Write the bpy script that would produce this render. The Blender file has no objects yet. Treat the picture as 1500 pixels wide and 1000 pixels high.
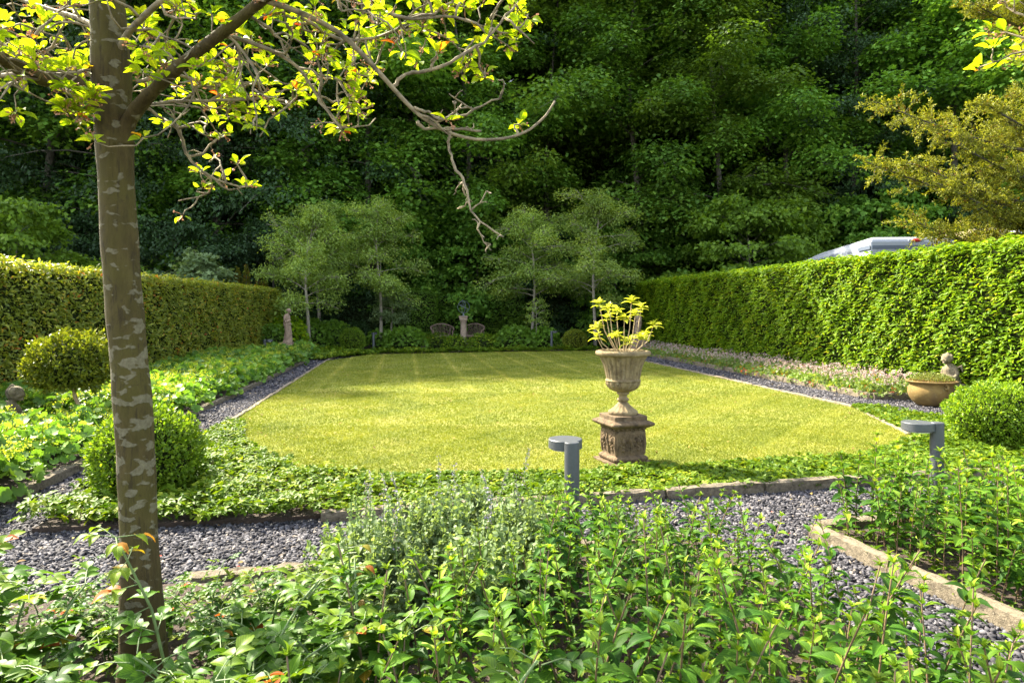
import bpy, math
import numpy as np
from mathutils import Vector, Matrix

C = bpy.context.scene.collection
S = bpy.context.scene
PI = math.pi
EYE = 1.5

# ------------------------------------------------------------------ camera, sky, sun, exposure
cam = bpy.data.cameras.new("camera")
cam.lens = 24.0
cam.sensor_width = 36.0
cam.shift_y = -45.0 / 1500.0
cam.clip_end = 2000
cam.clip_start = 0.05
cam.dof.use_dof = True
cam.dof.focus_distance = 6.0
cam.dof.aperture_fstop = 12.0
camo = bpy.data.objects.new("camera", cam)
camo.location = (0, 0, EYE)
camo.rotation_euler = (PI / 2, 0, 0)
C.objects.link(camo)
S.camera = camo

SUN = Vector((-0.80, 0.60, 0.98)).normalized()      # direction towards the sun
w = bpy.data.worlds.new("World")
S.world = w
w.use_nodes = True
wn = w.node_tree
sky = wn.nodes.new("ShaderNodeTexSky")
sky.sky_type = 'NISHITA'
sky.sun_disc = False
sky.air_density = 1.0
sky.dust_density = 2.0
sky.ozone_density = 0.0
sky.sun_elevation = math.asin(SUN.z)
sky.sun_rotation = math.atan2(SUN.x, SUN.y)
bg = wn.nodes["Background"]
bg.inputs["Strength"].default_value = 0.115
tame = wn.nodes.new("ShaderNodeHueSaturation")
tame.inputs["Saturation"].default_value = 0.6
wn.links.new(sky.outputs[0], tame.inputs["Color"])
wn.links.new(tame.outputs[0], bg.inputs["Color"])
sl = bpy.data.lights.new("sun", 'SUN')
sl.energy = 3.7
sl.angle = math.radians(0.6)
sl.color = (1.0, 0.92, 0.74)
so = bpy.data.objects.new("sun", sl)
so.rotation_euler = SUN.to_track_quat('Z', 'Y').to_euler()
so.location = (-20, 15, 30)
C.objects.link(so)

S.view_settings.view_transform = 'Standard'
S.view_settings.look = 'None'
S.view_settings.exposure = 2.84
S.view_settings.gamma = 1.0
S.cycles.max_bounces = 7
S.cycles.diffuse_bounces = 4
S.cycles.transmission_bounces = 4
S.cycles.use_denoising = True
try:
    S.cycles.denoiser = 'OPENIMAGEDENOISE'
    S.cycles.denoising_input_passes = 'RGB_ALBEDO_NORMAL'
except Exception:
    pass


# ------------------------------------------------------------------ placing helpers
def at(px, py, Y):
    """point at distance Y seen at a spot of the 1500x1000 photograph"""
    return np.array(((px - 750) / 1000 * Y, Y, EYE - (py - 455) / 1000 * Y))


def gr(px, py, z=0.0):
    Y = (EYE - z) * 1000 / (py - 455)
    return np.array(((px - 750) / 1000 * Y, Y, z))


def nrm(v):
    v = np.asarray(v, float)
    return v / (np.linalg.norm(v, axis=-1, keepdims=True) + 1e-9)


def inside(poly, x, y):
    x = np.asarray(x); y = np.asarray(y)
    r = np.zeros(x.shape, bool)
    n = len(poly)
    for i in range(n):
        x0, y0 = poly[i]; x1, y1 = poly[(i + 1) % n]
        c = ((y0 > y) != (y1 > y))
        if y1 != y0:
            r ^= c & (x < (x1 - x0) * (y - y0) / (y1 - y0) + x0)
    return r


def wave(x, y, s, k=1.0):
    """cheap smooth noise in about -1..1"""
    x = x * k; y = y * k
    return (np.sin(x * 1.7 + s) * np.cos(y * 1.3 - s * 2) + .6 * np.sin(x * 3.1 - y * 2.3 + s * 3) + .4 * np.cos(x * 5.3 + y * 4.7 + s)) / 2


# ------------------------------------------------------------------ object helpers
def tag(o, label=None, cat=None, group=None, kind=None):
    if label: o['label'] = label
    if cat: o['category'] = cat
    if group: o['group'] = group
    if kind: o['kind'] = kind
    return o


def thing(name, label, cat, loc=(0, 0, 0), rz=0.0, group=None):
    o = bpy.data.objects.new(name, None)
    o.empty_display_size = .1
    C.objects.link(o)
    o.location = tuple(loc); o.rotation_euler = (0, 0, rz)
    return tag(o, label, cat, group)


def dup(root, loc, rz=0.0, sc=1.0, label=None, group=None, tilt=(0, 0)):
    r = root.copy(); C.objects.link(r)
    r.location = tuple(loc); r.rotation_euler = (tilt[0], tilt[1], rz)
    r.scale = (sc, sc, sc) if not hasattr(sc, '__len__') else sc
    if label: r['label'] = label
    if group: r['group'] = group
    for ch in list(root.children):
        c = ch.copy(); C.objects.link(c); c.parent = r
        for g in list(ch.children):
            d = g.copy(); C.objects.link(d); d.parent = c
    return r


def mesh_np(name, V, T, m, parent=None, R=None, smooth=False):
    V = np.ascontiguousarray(V, np.float32).reshape(-1, 3); T = np.ascontiguousarray(T, np.int32).reshape(-1, 3)
    me = bpy.data.meshes.new(name)
    me.vertices.add(len(V)); me.vertices.foreach_set('co', V.ravel())
    me.loops.add(T.size); me.loops.foreach_set('vertex_index', T.ravel())
    me.polygons.add(len(T)); me.polygons.foreach_set('loop_start', np.arange(0, T.size, 3, dtype=np.int32))
    if smooth:
        me.polygons.foreach_set('use_smooth', np.ones(len(T), bool))
    if R is not None:
        R = np.asarray(R)
        a = me.attributes.new('rnd', 'FLOAT', 'POINT')
        a.data.foreach_set('value', np.ascontiguousarray(R if R.ndim == 1 else R[:, 0], np.float32))
        if R.ndim == 2 and smooth:
            a = me.attributes.new('leafpos', 'FLOAT_VECTOR', 'POINT')
            a.data.foreach_set('vector', np.ascontiguousarray(np.concatenate([R[:, 1:], R[:, :1]], 1), np.float32).ravel())
    me.update(calc_edges=True)
    me.materials.append(m)
    o = bpy.data.objects.new(name, me)
    C.objects.link(o)
    if parent is not None: o.parent = parent
    return o


class MB:
    def __init__(s):
        s.v = []; s.f = []

    def add(s, v, f):
        b = len(s.v)
        s.v += [tuple(map(float, p)) for p in v]
        s.f += [tuple(i + b for i in q) for q in f]
        return s

    def box(s, c, d, rz=0.0, top=1.0):
        x, y, z = d[0] / 2, d[1] / 2, d[2] / 2
        vs = []
        for (a, b_, e) in ((-1, -1, -1), (1, -1, -1), (1, 1, -1), (-1, 1, -1), (-1, -1, 1), (1, -1, 1), (1, 1, 1), (-1, 1, 1)):
            k = top if e > 0 else 1.0
            X, Y = a * x * k, b_ * y * k
            vs.append((c[0] + X * math.cos(rz) - Y * math.sin(rz), c[1] + X * math.sin(rz) + Y * math.cos(rz), c[2] + e * z))
        return s.add(vs, [(0, 3, 2, 1), (4, 5, 6, 7), (0, 1, 5, 4), (1, 2, 6, 5), (2, 3, 7, 6), (3, 0, 4, 7)])

    def prism(s, poly, z0, z1):
        n = len(poly)
        a = sum(poly[i][0] * poly[(i + 1) % n][1] - poly[(i + 1) % n][0] * poly[i][1] for i in range(n))
        if a < 0: poly = poly[::-1]
        vs = [(p[0], p[1], z0) for p in poly] + [(p[0], p[1], z1) for p in poly]
        fs = [tuple(range(n, 2 * n)), tuple(range(n - 1, -1, -1))] + [(i, (i + 1) % n, (i + 1) % n + n, i + n) for i in range(n)]
        return s.add(vs, fs)

    def tube(s, pts, rad, n=7, cap=True, flat=1.0):
        pts = np.asarray(pts, float)
        rad = np.broadcast_to(np.asarray(rad, float), (len(pts),))
        tg = nrm(np.gradient(pts, axis=0))
        ref = np.array((0, 0, 1.)) if abs(tg[0][2]) < .8 else np.array((1., 0, 0))
        u = nrm(np.cross(tg[0], ref))
        vs = []; fs = []
        for i in range(len(pts)):
            u = nrm(u - tg[i] * np.dot(u, tg[i])); v = np.cross(tg[i], u)
            for k in range(n):
                a = 2 * PI * k / n
                vs.append(pts[i] + rad[i] * (math.cos(a) * u + flat * math.sin(a) * v))
        for i in range(len(pts) - 1):
            for k in range(n):
                fs.append((i * n + k, i * n + (k + 1) % n, (i + 1) * n + (k + 1) % n, (i + 1) * n + k))
        if cap:
            fs.append(tuple(range(n - 1, -1, -1))); fs.append(tuple((len(pts) - 1) * n + k for k in range(n)))
        return s.add(vs, fs)

    def lathe(s, prof, n=32, mod=None, c=(0, 0, 0)):
        vs = []; fs = []
        for (r, z) in prof:
            for k in range(n):
                a = 2 * PI * k / n
                rr = r * (mod(a, z, r) if mod else 1)
                vs.append((c[0] + rr * math.cos(a), c[1] + rr * math.sin(a), c[2] + z))
        for i in range(len(prof) - 1):
            for k in range(n):
                fs.append((i * n + k, i * n + (k + 1) % n, (i + 1) * n + (k + 1) % n, (i + 1) * n + k))
        fs.append(tuple(range(n - 1, -1, -1))); fs.append(tuple((len(prof) - 1) * n + k for k in range(n)))
        return s.add(vs, fs)

    def square(s, prof, rz=0.0, c=(0, 0, 0), n=8, cut=.12):
        """stack of square sections with clipped corners; prof = (half width, z)"""
        vs = []; fs = []
        for (r, z) in prof:
            q = r * cut
            for (x, y) in ((-r + q, -r), (r - q, -r), (r, -r + q), (r, r - q), (r - q, r), (-r + q, r), (-r, r - q), (-r, -r + q)):
                vs.append((c[0] + x * math.cos(rz) - y * math.sin(rz), c[1] + x * math.sin(rz) + y * math.cos(rz), c[2] + z))
        for i in range(len(prof) - 1):
            for k in range(8):
                fs.append((i * 8 + k, i * 8 + (k + 1) % 8, (i + 1) * 8 + (k + 1) % 8, (i + 1) * 8 + k))
        fs.append(tuple(range(7, -1, -1))); fs.append(tuple((len(prof) - 1) * 8 + k for k in range(8)))
        return s.add(vs, fs)

    def blob(s, c, r, n=12, rz=0.0):
        r = (r, r, r) if not hasattr(r, '__len__') else r
        vs = []; fs = []
        m = max(5, n // 2 + 1)
        for i in range(m):
            th = PI * (i + .02 + (.0 if i == 0 else 0)) / (m - 1) if 0 < i < m - 1 else (0.04 if i == 0 else PI - .04)
            for k in range(n):
                a = 2 * PI * k / n
                x, y, z = r[0] * math.sin(th) * math.cos(a), r[1] * math.sin(th) * math.sin(a), -r[2] * math.cos(th)
                vs.append((c[0] + x * math.cos(rz) - y * math.sin(rz), c[1] + x * math.sin(rz) + y * math.cos(rz), c[2] + z))
        for i in range(m - 1):
            for k in range(n):
                fs.append((i * n + k, i * n + (k + 1) % n, (i + 1) * n + (k + 1) % n, (i + 1) * n + k))
        fs.append(tuple(range(n - 1, -1, -1))); fs.append(tuple((m - 1) * n + k for k in range(n)))
        return s.add(vs, fs)

    def build(s, name, m, parent=None, smooth=False, bevel=0.0, remesh=0.0):
        me = bpy.data.meshes.new(name)
        me.from_pydata(s.v, [], s.f)
        if smooth:
            me.polygons.foreach_set('use_smooth', np.ones(len(me.polygons), bool))
        me.update()
        me.materials.append(m)
        o = bpy.data.objects.new(name, me); C.objects.link(o)
        if parent is not None: o.parent = parent
        if remesh:
            md = o.modifiers.new('remesh', 'REMESH'); md.mode = 'VOXEL'; md.voxel_size = remesh; md.use_smooth_shade = True
            sm = o.modifiers.new('smooth', 'SMOOTH'); sm.factor = .5; sm.iterations = 2
        if bevel:
            md = o.modifiers.new('bevel', 'BEVEL'); md.width = bevel; md.segments = 2; md.limit_method = 'ANGLE'
        return o


# ------------------------------------------------------------------ leaves
def T_(*a): return np.array(a, int)


QUAD = (np.array([(0, 0, 0), (.5, .45, .1), (0, 1, -.08), (-.5, .45, .1)]), T_((0, 1, 2), (0, 2, 3)))
OVATE = (np.array([(0, 0, 0), (-.42, .28, .08), (0, .28, .0), (.42, .28, .08), (-.40, .62, .03), (0, .62, -.05), (.40, .62, .03), (0, 1, -.2)]),
         T_((0, 2, 1), (0, 3, 2), (1, 2, 5), (1, 5, 4), (2, 3, 6), (2, 6, 5), (4, 5, 7), (5, 6, 7)))
BLADE = (np.array([(-.5, 0, 0), (.5, 0, 0), (0, 1, 0)]), T_((0, 1, 2)))


def _long(rows=7, skew=.72, fold=.16, droop=.34, tooth=.06):
    """a fuller leaf for the plants close to the camera: arched, folded on the midrib, faintly toothed"""
    v = []; f = []
    for i in range(rows + 1):
        t = i / rows
        wd = .5 * (math.sin(PI * t ** skew)) ** .9 if 0 < t < 1 else .015
        wd *= 1 + (tooth if i % 2 else -tooth)
        zc = .10 * math.sin(PI * t * .7) - droop * t ** 2.2
        v += [(-wd, t, zc + fold * wd), (-wd * .5, t, zc + fold * .3 * wd), (0, t, zc - .03 * (t < 1)), (wd * .5, t, zc + fold * .3 * wd), (wd, t, zc + fold * wd)]
    for i in range(rows):
        for k in range(4):
            a = i * 5 + k; b = a + 5
            f += [(a, a + 1, b + 1), (a, b + 1, b)]
    return np.array(v), np.array(f)


OVAL = _long(6, .95, .22, .14, .0)
ROSEL = _long(7, .85, .20, .22, .035)
LONG = _long()


def _fan(n, lobes, depth, cup):
    v = [(0, .42, 0)]
    for i in range(n):
        a = -PI / 2 + 2 * PI * i / n
        r = .5 * (1 - depth * (.5 + .5 * math.cos(lobes * (a + PI / 2))) * (1 if i % 1 == 0 else 1))
        if i == 0: r = .12
        v.append((r * math.cos(a), .5 + r * math.sin(a), cup * (1 if i % 2 else .55)))
    return np.array(v), np.array([(0, 1 + i, 1 + (i + 1) % n) for i in range(n)])


FAN = _fan(16, 8, .16, .16)
MAPLE = _fan(10, 5, .5, -.06)


def _tri():
    vs = []; fs = []
    for k, a in enumerate((-1.15, 0, 1.15)):
        c, s_ = math.cos(a), math.sin(a)
        v, f = QUAD
        x = v[:, 0] * .62 * .62; y = v[:, 1] * .62
        vs.append(np.stack([x * c + y * s_, -x * s_ + y * c + .1, v[:, 2] * .8], 1)); fs.append(f + 4 * k)
    return np.concatenate(vs), np.concatenate(fs)


TRIFOL = _tri()


def leaves(tm, pos, d, n, size, wid, rnd):
    tv, tf = tm
    pos = np.asarray(pos, float).reshape(-1, 3); N = len(pos)
    d = nrm(np.broadcast_to(d, (N, 3))); n = np.broadcast_to(n, (N, 3))
    s = nrm(np.cross(d, n)); n = np.cross(s, d)
    size = np.broadcast_to(np.asarray(size, float), (N,))[:, None, None]
    V = pos[:, None] + size * (tv[None, :, :1] * wid * s[:, None] + tv[None, :, 1:2] * d[:, None] + tv[None, :, 2:] * n[:, None])
    k = len(tv)
    T = (tf[None] + (np.arange(N) * k)[:, None, None]).reshape(-1, 3)
    rr = np.repeat(np.broadcast_to(np.asarray(rnd, float), (N,)), k)
    uv = np.tile(tv[:, :2], (N, 1))
    return V.reshape(-1, 3), T, np.concatenate([rr[:, None], uv], 1)


def cat(parts):
    V = []; T = []; R = []; b = 0
    for (v, t, r) in parts:
        V.append(v); T.append(t + b); R.append(r); b += len(v)
    return np.concatenate(V), np.concatenate(T), np.concatenate(R)


def leafobj(name, parts, m, parent=None, smooth=False):
    V, T, R = cat(parts) if isinstance(parts, list) else parts
    return mesh_np(name, V, T, m, parent, R, smooth)


def rv(rng, n): return nrm(rng.normal(size=(n, 3)))


# ------------------------------------------------------------------ materials
def mat(name):
    m = bpy.data.materials.new(name); m.use_nodes = True
    return m, m.node_tree, m.node_tree.nodes["Principled BSDF"]


def nd(nt, t, **kw):
    n = nt.nodes.new(t)
    for k, v in kw.items():
        if k in n.inputs: n.inputs[k].default_value = v
        else: setattr(n, k, v)
    return n


def ramp(nt, src, stops, interp='LINEAR'):
    r = nt.nodes.new('ShaderNodeValToRGB'); r.color_ramp.interpolation = interp
    e = r.color_ramp.elements
    while len(e) < len(stops): e.new(.5)
    for i, (p, c) in enumerate(stops):
        e[i].position = p; e[i].color = (*c, 1) if len(c) == 3 else c
    nt.links.new(src, r.inputs[0])
    return r.outputs[0]


def coords(nt, scale=(1, 1, 1), kind='Object'):
    tc = nd(nt, 'ShaderNodeTexCoord'); mp = nd(nt, 'ShaderNodeMapping')
    mp.inputs['Scale'].default_value = scale
    nt.links.new(tc.outputs[kind], mp.inputs[0])
    return mp.outputs[0]


def noise(nt, vec, scale, detail=4, rough=.55, dist=0):
    n = nd(nt, 'ShaderNodeTexNoise'); n.inputs['Scale'].default_value = scale; n.inputs['Detail'].default_value = detail
    n.inputs['Roughness'].default_value = rough; n.inputs['Distortion'].default_value = dist
    nt.links.new(vec, n.inputs['Vector'])
    return n.outputs[0]


def mapr(nt, src, a, b_):
    r = nd(nt, 'ShaderNodeMapRange'); r.inputs['From Min'].default_value = a; r.inputs['From Max'].default_value = b_
    nt.links.new(src, r.inputs[0])
    return r.outputs[0]


def mixc(nt, fac, a, b, mode='MIX'):
    m = nd(nt, 'ShaderNodeMix'); m.data_type = 'RGBA'; m.blend_type = mode
    for s_, x in ((0, fac), (6, a), (7, b)):
        if hasattr(x, 'links'): nt.links.new(x, m.inputs[s_])
        else: m.inputs[s_].default_value = (*x, 1) if hasattr(x, '__len__') else x
    return m.outputs[2]


def bump(nt, bs, h, strength, dist=.02):
    b = nd(nt, 'ShaderNodeBump'); b.inputs['Strength'].default_value = strength; b.inputs['Distance'].default_value = dist
    nt.links.new(h, b.inputs['Height']); nt.links.new(b.outputs[0], bs.inputs['Normal'])


def leafmat(name, stops, trans=.4, rough=.45, spec=.25, tmul=(1.5, 1.45, .55), var=.25, veins=0):
    m, nt, b = mat(name)
    at_ = nd(nt, 'ShaderNodeAttribute'); at_.attribute_name = 'rnd'
    col = ramp(nt, at_.outputs['Fac'], stops)
    oi = nd(nt, 'ShaderNodeObjectInfo')
    hs = nd(nt, 'ShaderNodeHueSaturation')
    mr = nd(nt, 'ShaderNodeMapRange'); mr.inputs['To Min'].default_value = 1 - var; mr.inputs['To Max'].default_value = 1 + var
    nt.links.new(oi.outputs['Random'], mr.inputs[0]); nt.links.new(mr.outputs[0], hs.inputs['Value']); nt.links.new(col, hs.inputs['Color'])
    lc = hs.outputs[0]
    b.inputs['Roughness'].default_value = rough
    if veins:                                   # midrib and slanting side veins
        lp = nd(nt, 'ShaderNodeAttribute'); lp.attribute_name = 'leafpos'
        sx = nd(nt, 'ShaderNodeSeparateXYZ'); nt.links.new(lp.outputs['Vector'], sx.inputs[0])
        ab = nd(nt, 'ShaderNodeMath', operation='ABSOLUTE'); nt.links.new(sx.outputs[0], ab.inputs[0])
        m1 = nd(nt, 'ShaderNodeMath', operation='MULTIPLY_ADD'); nt.links.new(ab.outputs[0], m1.inputs[0]); m1.inputs[1].default_value = -1.1; nt.links.new(sx.outputs[1], m1.inputs[2])
        m2 = nd(nt, 'ShaderNodeMath', operation='MULTIPLY'); nt.links.new(m1.outputs[0], m2.inputs[0]); m2.inputs[1].default_value = 2 * PI * veins
        m3 = nd(nt, 'ShaderNodeMath', operation='SINE'); nt.links.new(m2.outputs[0], m3.inputs[0])
        vv = ramp(nt, mapr(nt, m3.outputs[0], -1, 1), [(.72, (0, 0, 0)), (.98, (.5, .5, .5))])
        mid = ramp(nt, ab.outputs[0], [(.015, (.9, .9, .9)), (.05, (0, 0, 0))])
        ve = mixc(nt, 1.0, vv, mid, 'ADD')
        light = mixc(nt, 1.0, lc, (2.1, 1.8, 1.8), 'MULTIPLY')
        lc = mixc(nt, ve, lc, light)
        bump(nt, b, ve, -1.0, .006)
    nt.links.new(lc, b.inputs['Base Color'])
    b.inputs['Specular IOR Level'].default_value = spec
    tr = nd(nt, 'ShaderNodeBsdfTranslucent')
    nt.links.new(mixc(nt, 1.0, lc, tmul, 'MULTIPLY'), tr.inputs['Color'])
    mx = nd(nt, 'ShaderNodeMixShader'); mx.inputs[0].default_value = trans
    nt.links.new(b.outputs[0], mx.inputs[1]); nt.links.new(tr.outputs[0], mx.inputs[2])
    nt.links.new(mx.outputs[0], nt.nodes['Material Output'].inputs['Surface'])
    return m


def plain(name, col, rough=.5, metal=0.0, nz=0.0, nscale=20, bmp=0.0):
    m, nt, b = mat(name)
    b.inputs['Roughness'].default_value = rough; b.inputs['Metallic'].default_value = metal
    if nz:
        n = noise(nt, coords(nt), nscale, 5)
        c = ramp(nt, n, [(.3, tuple(x * (1 - nz) for x in col)), (.7, tuple(min(1, x * (1 + nz)) for x in col))])
        nt.links.new(c, b.inputs['Base Color'])
        if bmp: bump(nt, b, n, bmp)
    else:
        b.inputs['Base Color'].default_value = (*col, 1)
    return m


M = {}
M['maple'] = leafmat('maple leaf', [(0, (.060, .135, .016)), (.6, (.115, .235, .028)), (1, (.205, .325, .038))], .38, .55, .2)
M['lime'] = leafmat('fresh broad leaf', [(0, (.070, .130, .013)), (.7, (.120, .210, .020)), (1, (.170, .260, .028))], .42, .55, .2)
M['dark_leaf'] = leafmat('dark evergreen leaf', [(0, (.018, .040, .012)), (.7, (.030, .064, .018)), (1, (.046, .085, .022))], .2, .5, .25)
M['hawthorn'] = leafmat('small grey green leaf', [(0, (.13, .20, .045)), (.6, (.215, .30, .068)), (1, (.36, .44, .09))], .45, .6, .15)
M['laurel'] = leafmat('laurel leaf', [(0, (.070, .145, .006)), (.55, (.165, .280, .009)), (.88, (.29, .36, .012)), (1, (.44, .42, .02))], .4, .45, .12)
M['photinia'] = leafmat('photinia leaf', [(0, (.095, .132, .014)), (.55, (.215, .252, .026)), (.82, (.36, .34, .034)), (.92, (.44, .25, .025)), (1, (.44, .12, .03))], .42, .42, .3)
M['hornbeam'] = leafmat('hornbeam leaf', [(0, (.070, .150, .014)), (1, (.165, .290, .028))], .38, .5)
M['box'] = leafmat('box leaf', [(0, (.065, .125, .008)), (.6, (.13, .215, .014)), (1, (.25, .33, .025))], .4, .45)
M['topiary'] = leafmat('topiary leaf', [(0, (.08, .115, .010)), (.6, (.17, .205, .016)), (1, (.32, .32, .03))], .4, .45)
M['alch'] = leafmat('lady mantle leaf', [(0, (.060, .140, .018)), (.6, (.125, .235, .030)), (1, (.21, .32, .05))], .35, .5)
M['froth'] = leafmat('lady mantle flower', [(0, (.26, .33, .03)), (1, (.44, .46, .05))], .45, .6)
M['wald'] = leafmat('ground cover leaf', [(0, (.038, .085, .005)), (.6, (.100, .165, .009)), (1, (.235, .275, .018))], .3, .5, .12)
M['mint'] = leafmat('mint leaf', [(0, (.018, .060, .006)), (.45, (.040, .100, .008)), (.8, (.090, .165, .012)), (1, (.175, .255, .022))], .32, .55, .10, var=.35, veins=7)
M['rose'] = leafmat('rose leaf', [(0, (.020, .065, .007)), (.6, (.050, .112, .009)), (.93, (.12, .18, .014)), (.97, (.24, .12, .015)), (1, (.28, .07, .02))], .36, .45, .15, veins=6)
M['catmint'] = leafmat('catmint leaf', [(0, (.085, .130, .048)), (.6, (.145, .205, .080)), (1, (.23, .30, .13))], .35, .6)
M['catflower'] = leafmat('catmint flower', [(0, (.16, .14, .24)), (1, (.27, .26, .32))], .3, .6)
M['bedleaf'] = leafmat('cranesbill leaf', [(0, (.065, .12, .02)), (.6, (.14, .21, .03)), (.82, (.22, .25, .04)), (.92, (.36, .14, .03)), (1, (.42, .09, .05))], .35, .5)
M['bedflower'] = leafmat('cranesbill flower', [(0, (.40, .20, .20)), (.5, (.46, .32, .29)), (1, (.52, .46, .40))], .3, .6, tmul=(1, 1, 1))
M['amel'] = leafmat('mespilus leaf', [(0, (.12, .19, .008)), (.6, (.21, .29, .012)), (.97, (.32, .36, .02)), (.985, (.42, .15, .02)), (1, (.45, .07, .03))], .6, .45, .25, tmul=(1.5, 1.5, .35), var=0, veins=5)
M['hydr'] = leafmat('hydrangea leaf', [(0, (.20, .25, .025)), (.6, (.33, .36, .045)), (1, (.46, .46, .10))], .45, .45, tmul=(1.3, 1.25, .5), veins=5)
M['yew'] = leafmat('yew needle', [(0, (.26, .12, .02)), (.08, (.15, .09, .014)), (.17, (.075, .088, .010)), (.6, (.145, .160, .014)), (1, (.30, .30, .028))], .3, .55, .2)
M['sedum'] = leafmat('sedum', [(0, (.12, .16, .03)), (.6, (.20, .20, .04)), (1, (.26, .12, .06))], .2, .6)
M['grass'] = leafmat('grass blade', [(0, (.085, .120, .010)), (.5, (.188, .210, .020)), (.85, (.31, .295, .045)), (1, (.46, .39, .14))], .3, .6, .12, tmul=(1.2, 1.2, .55), var=0)
M['scarlet'] = leafmat('red petal', [(0, (.5, .05, .03)), (1, (.6, .09, .03))], .3, .5, tmul=(1, 1, 1))
M['fruit'] = leafmat('mespilus fruit stalk', [(0, (.30, .16, .08)), (1, (.40, .20, .12))], .2, .6, tmul=(1, 1, 1))

M['core'] = plain('hedge twigs', (.016, .022, .007), 1.0, 0, .4, 12)  # near-black filling for the solid cores inside the foliage
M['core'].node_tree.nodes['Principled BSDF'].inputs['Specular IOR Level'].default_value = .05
M['stem'] = plain('mint stem', (.12, .075, .035), .6, 0, .3, 30)
M['greenstem'] = plain('green stem', (.13, .20, .045), .6, 0, .3, 30)
M['canestem'] = plain('rose cane', (.10, .15, .04), .55, 0, .35, 14)
M['brownstem'] = plain('pale brown stem', (.33, .24, .12), .7, 0, .3, 30)
M['treebark'] = plain('woodland bark', (.075, .065, .045), .9, 0, .5, 6, .6)
M['greybark'] = plain('grey bark', (.22, .19, .14), .9, 0, .35, 9, .5)
M['twig'] = plain('lichened twig', (.20, .155, .09), .85, 0, .65, 26, .5)
M['bollard'] = plain('anthracite powder coat', (.070, .075, .080), .42, .25, .08, 60)
M['diffuser'] = plain('lamp diffuser', (.55, .55, .52), .5)
M['wood'] = plain('weathered oak', (.20, .135, .095), .8, 0, .35, 12, .3)
M['verdigris'] = plain('verdigris bronze', (.13, .155, .15), .55, .5, .35, 14)
M['white'] = plain('white paint', (.30, .32, .36), .3)
M['greystripe'] = plain('grey vinyl', (.10, .12, .16), .4)
M['glass'] = plain('tinted glass', (.02, .025, .03), .08)
M['red'] = plain('red lens', (.45, .02, .02), .25)
M['tan'] = plain('tan panel', (.28, .22, .14), .6, 0, .1, 4)
M['rubber'] = plain('tyre rubber', (.02, .02, .02), .8)
M['silver'] = plain('silver rim', (.5, .5, .5), .4, .7)


def stone(name, base, dark, lichen, scale=9, bstr=.5, orange=None):
    m, nt, b = mat(name)
    v = coords(nt)
    n1 = noise(nt, v, scale, 8, .65); n2 = noise(nt, v, scale * 3.1, 6, .7, .4); n3 = noise(nt, v, scale * .45, 3)
    c = ramp(nt, n1, [(.30, dark), (.55, base), (.8, tuple(min(1, x * 1.25) for x in base))])
    c = mixc(nt, ramp(nt, n2, [(.56, (0, 0, 0)), (.66, (.7, .7, .7))]), c, lichen)
    if orange:
        c = mixc(nt, ramp(nt, n3, [(.48, (0, 0, 0)), (.62, (.75, .75, .75))]), c, orange)
    nt.links.new(c, b.inputs['Base Color'])
    b.inputs['Roughness'].default_value = .9; b.inputs['Specular IOR Level'].default_value = .2
    bump(nt, b, n2, bstr, .01)
    return m


M['urn'] = stone('aged limestone', (.205, .155, .080), (.075, .050, .027), (.27, .235, .15), 11, .6)
M['pedestal'] = stone('mossy carved stone', (.125, .086, .048), (.034, .023, .014), (.20, .16, .10), 13, .8)
M['statue'] = stone('pinkish statue stone', (.27, .19, .13), (.12, .08, .055), (.30, .24, .17), 10, .5)
M['putto'] = stone('grey weathered stone', (.19, .155, .095), (.06, .05, .033), (.26, .23, .16), 16, .7)
M['kerb'] = stone('kerb stone', (.165, .135, .092), (.06, .048, .032), (.23, .205, .15), 30, 1.0)
M['pale_kerb'] = stone('pale edging stone', (.19, .155, .105), (.10, .08, .055), (.24, .20, .14), 8, .5)
M['pot'] = stone('glazed ochre pot', (.19, .125, .040), (.11, .07, .025), (.24, .19, .08), 4, .25, (.08, .05, .035))
M['pillar'] = stone('pillar stone', (.30, .22, .155), (.18, .13, .09), (.34, .27, .2), 8, .3)


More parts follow.
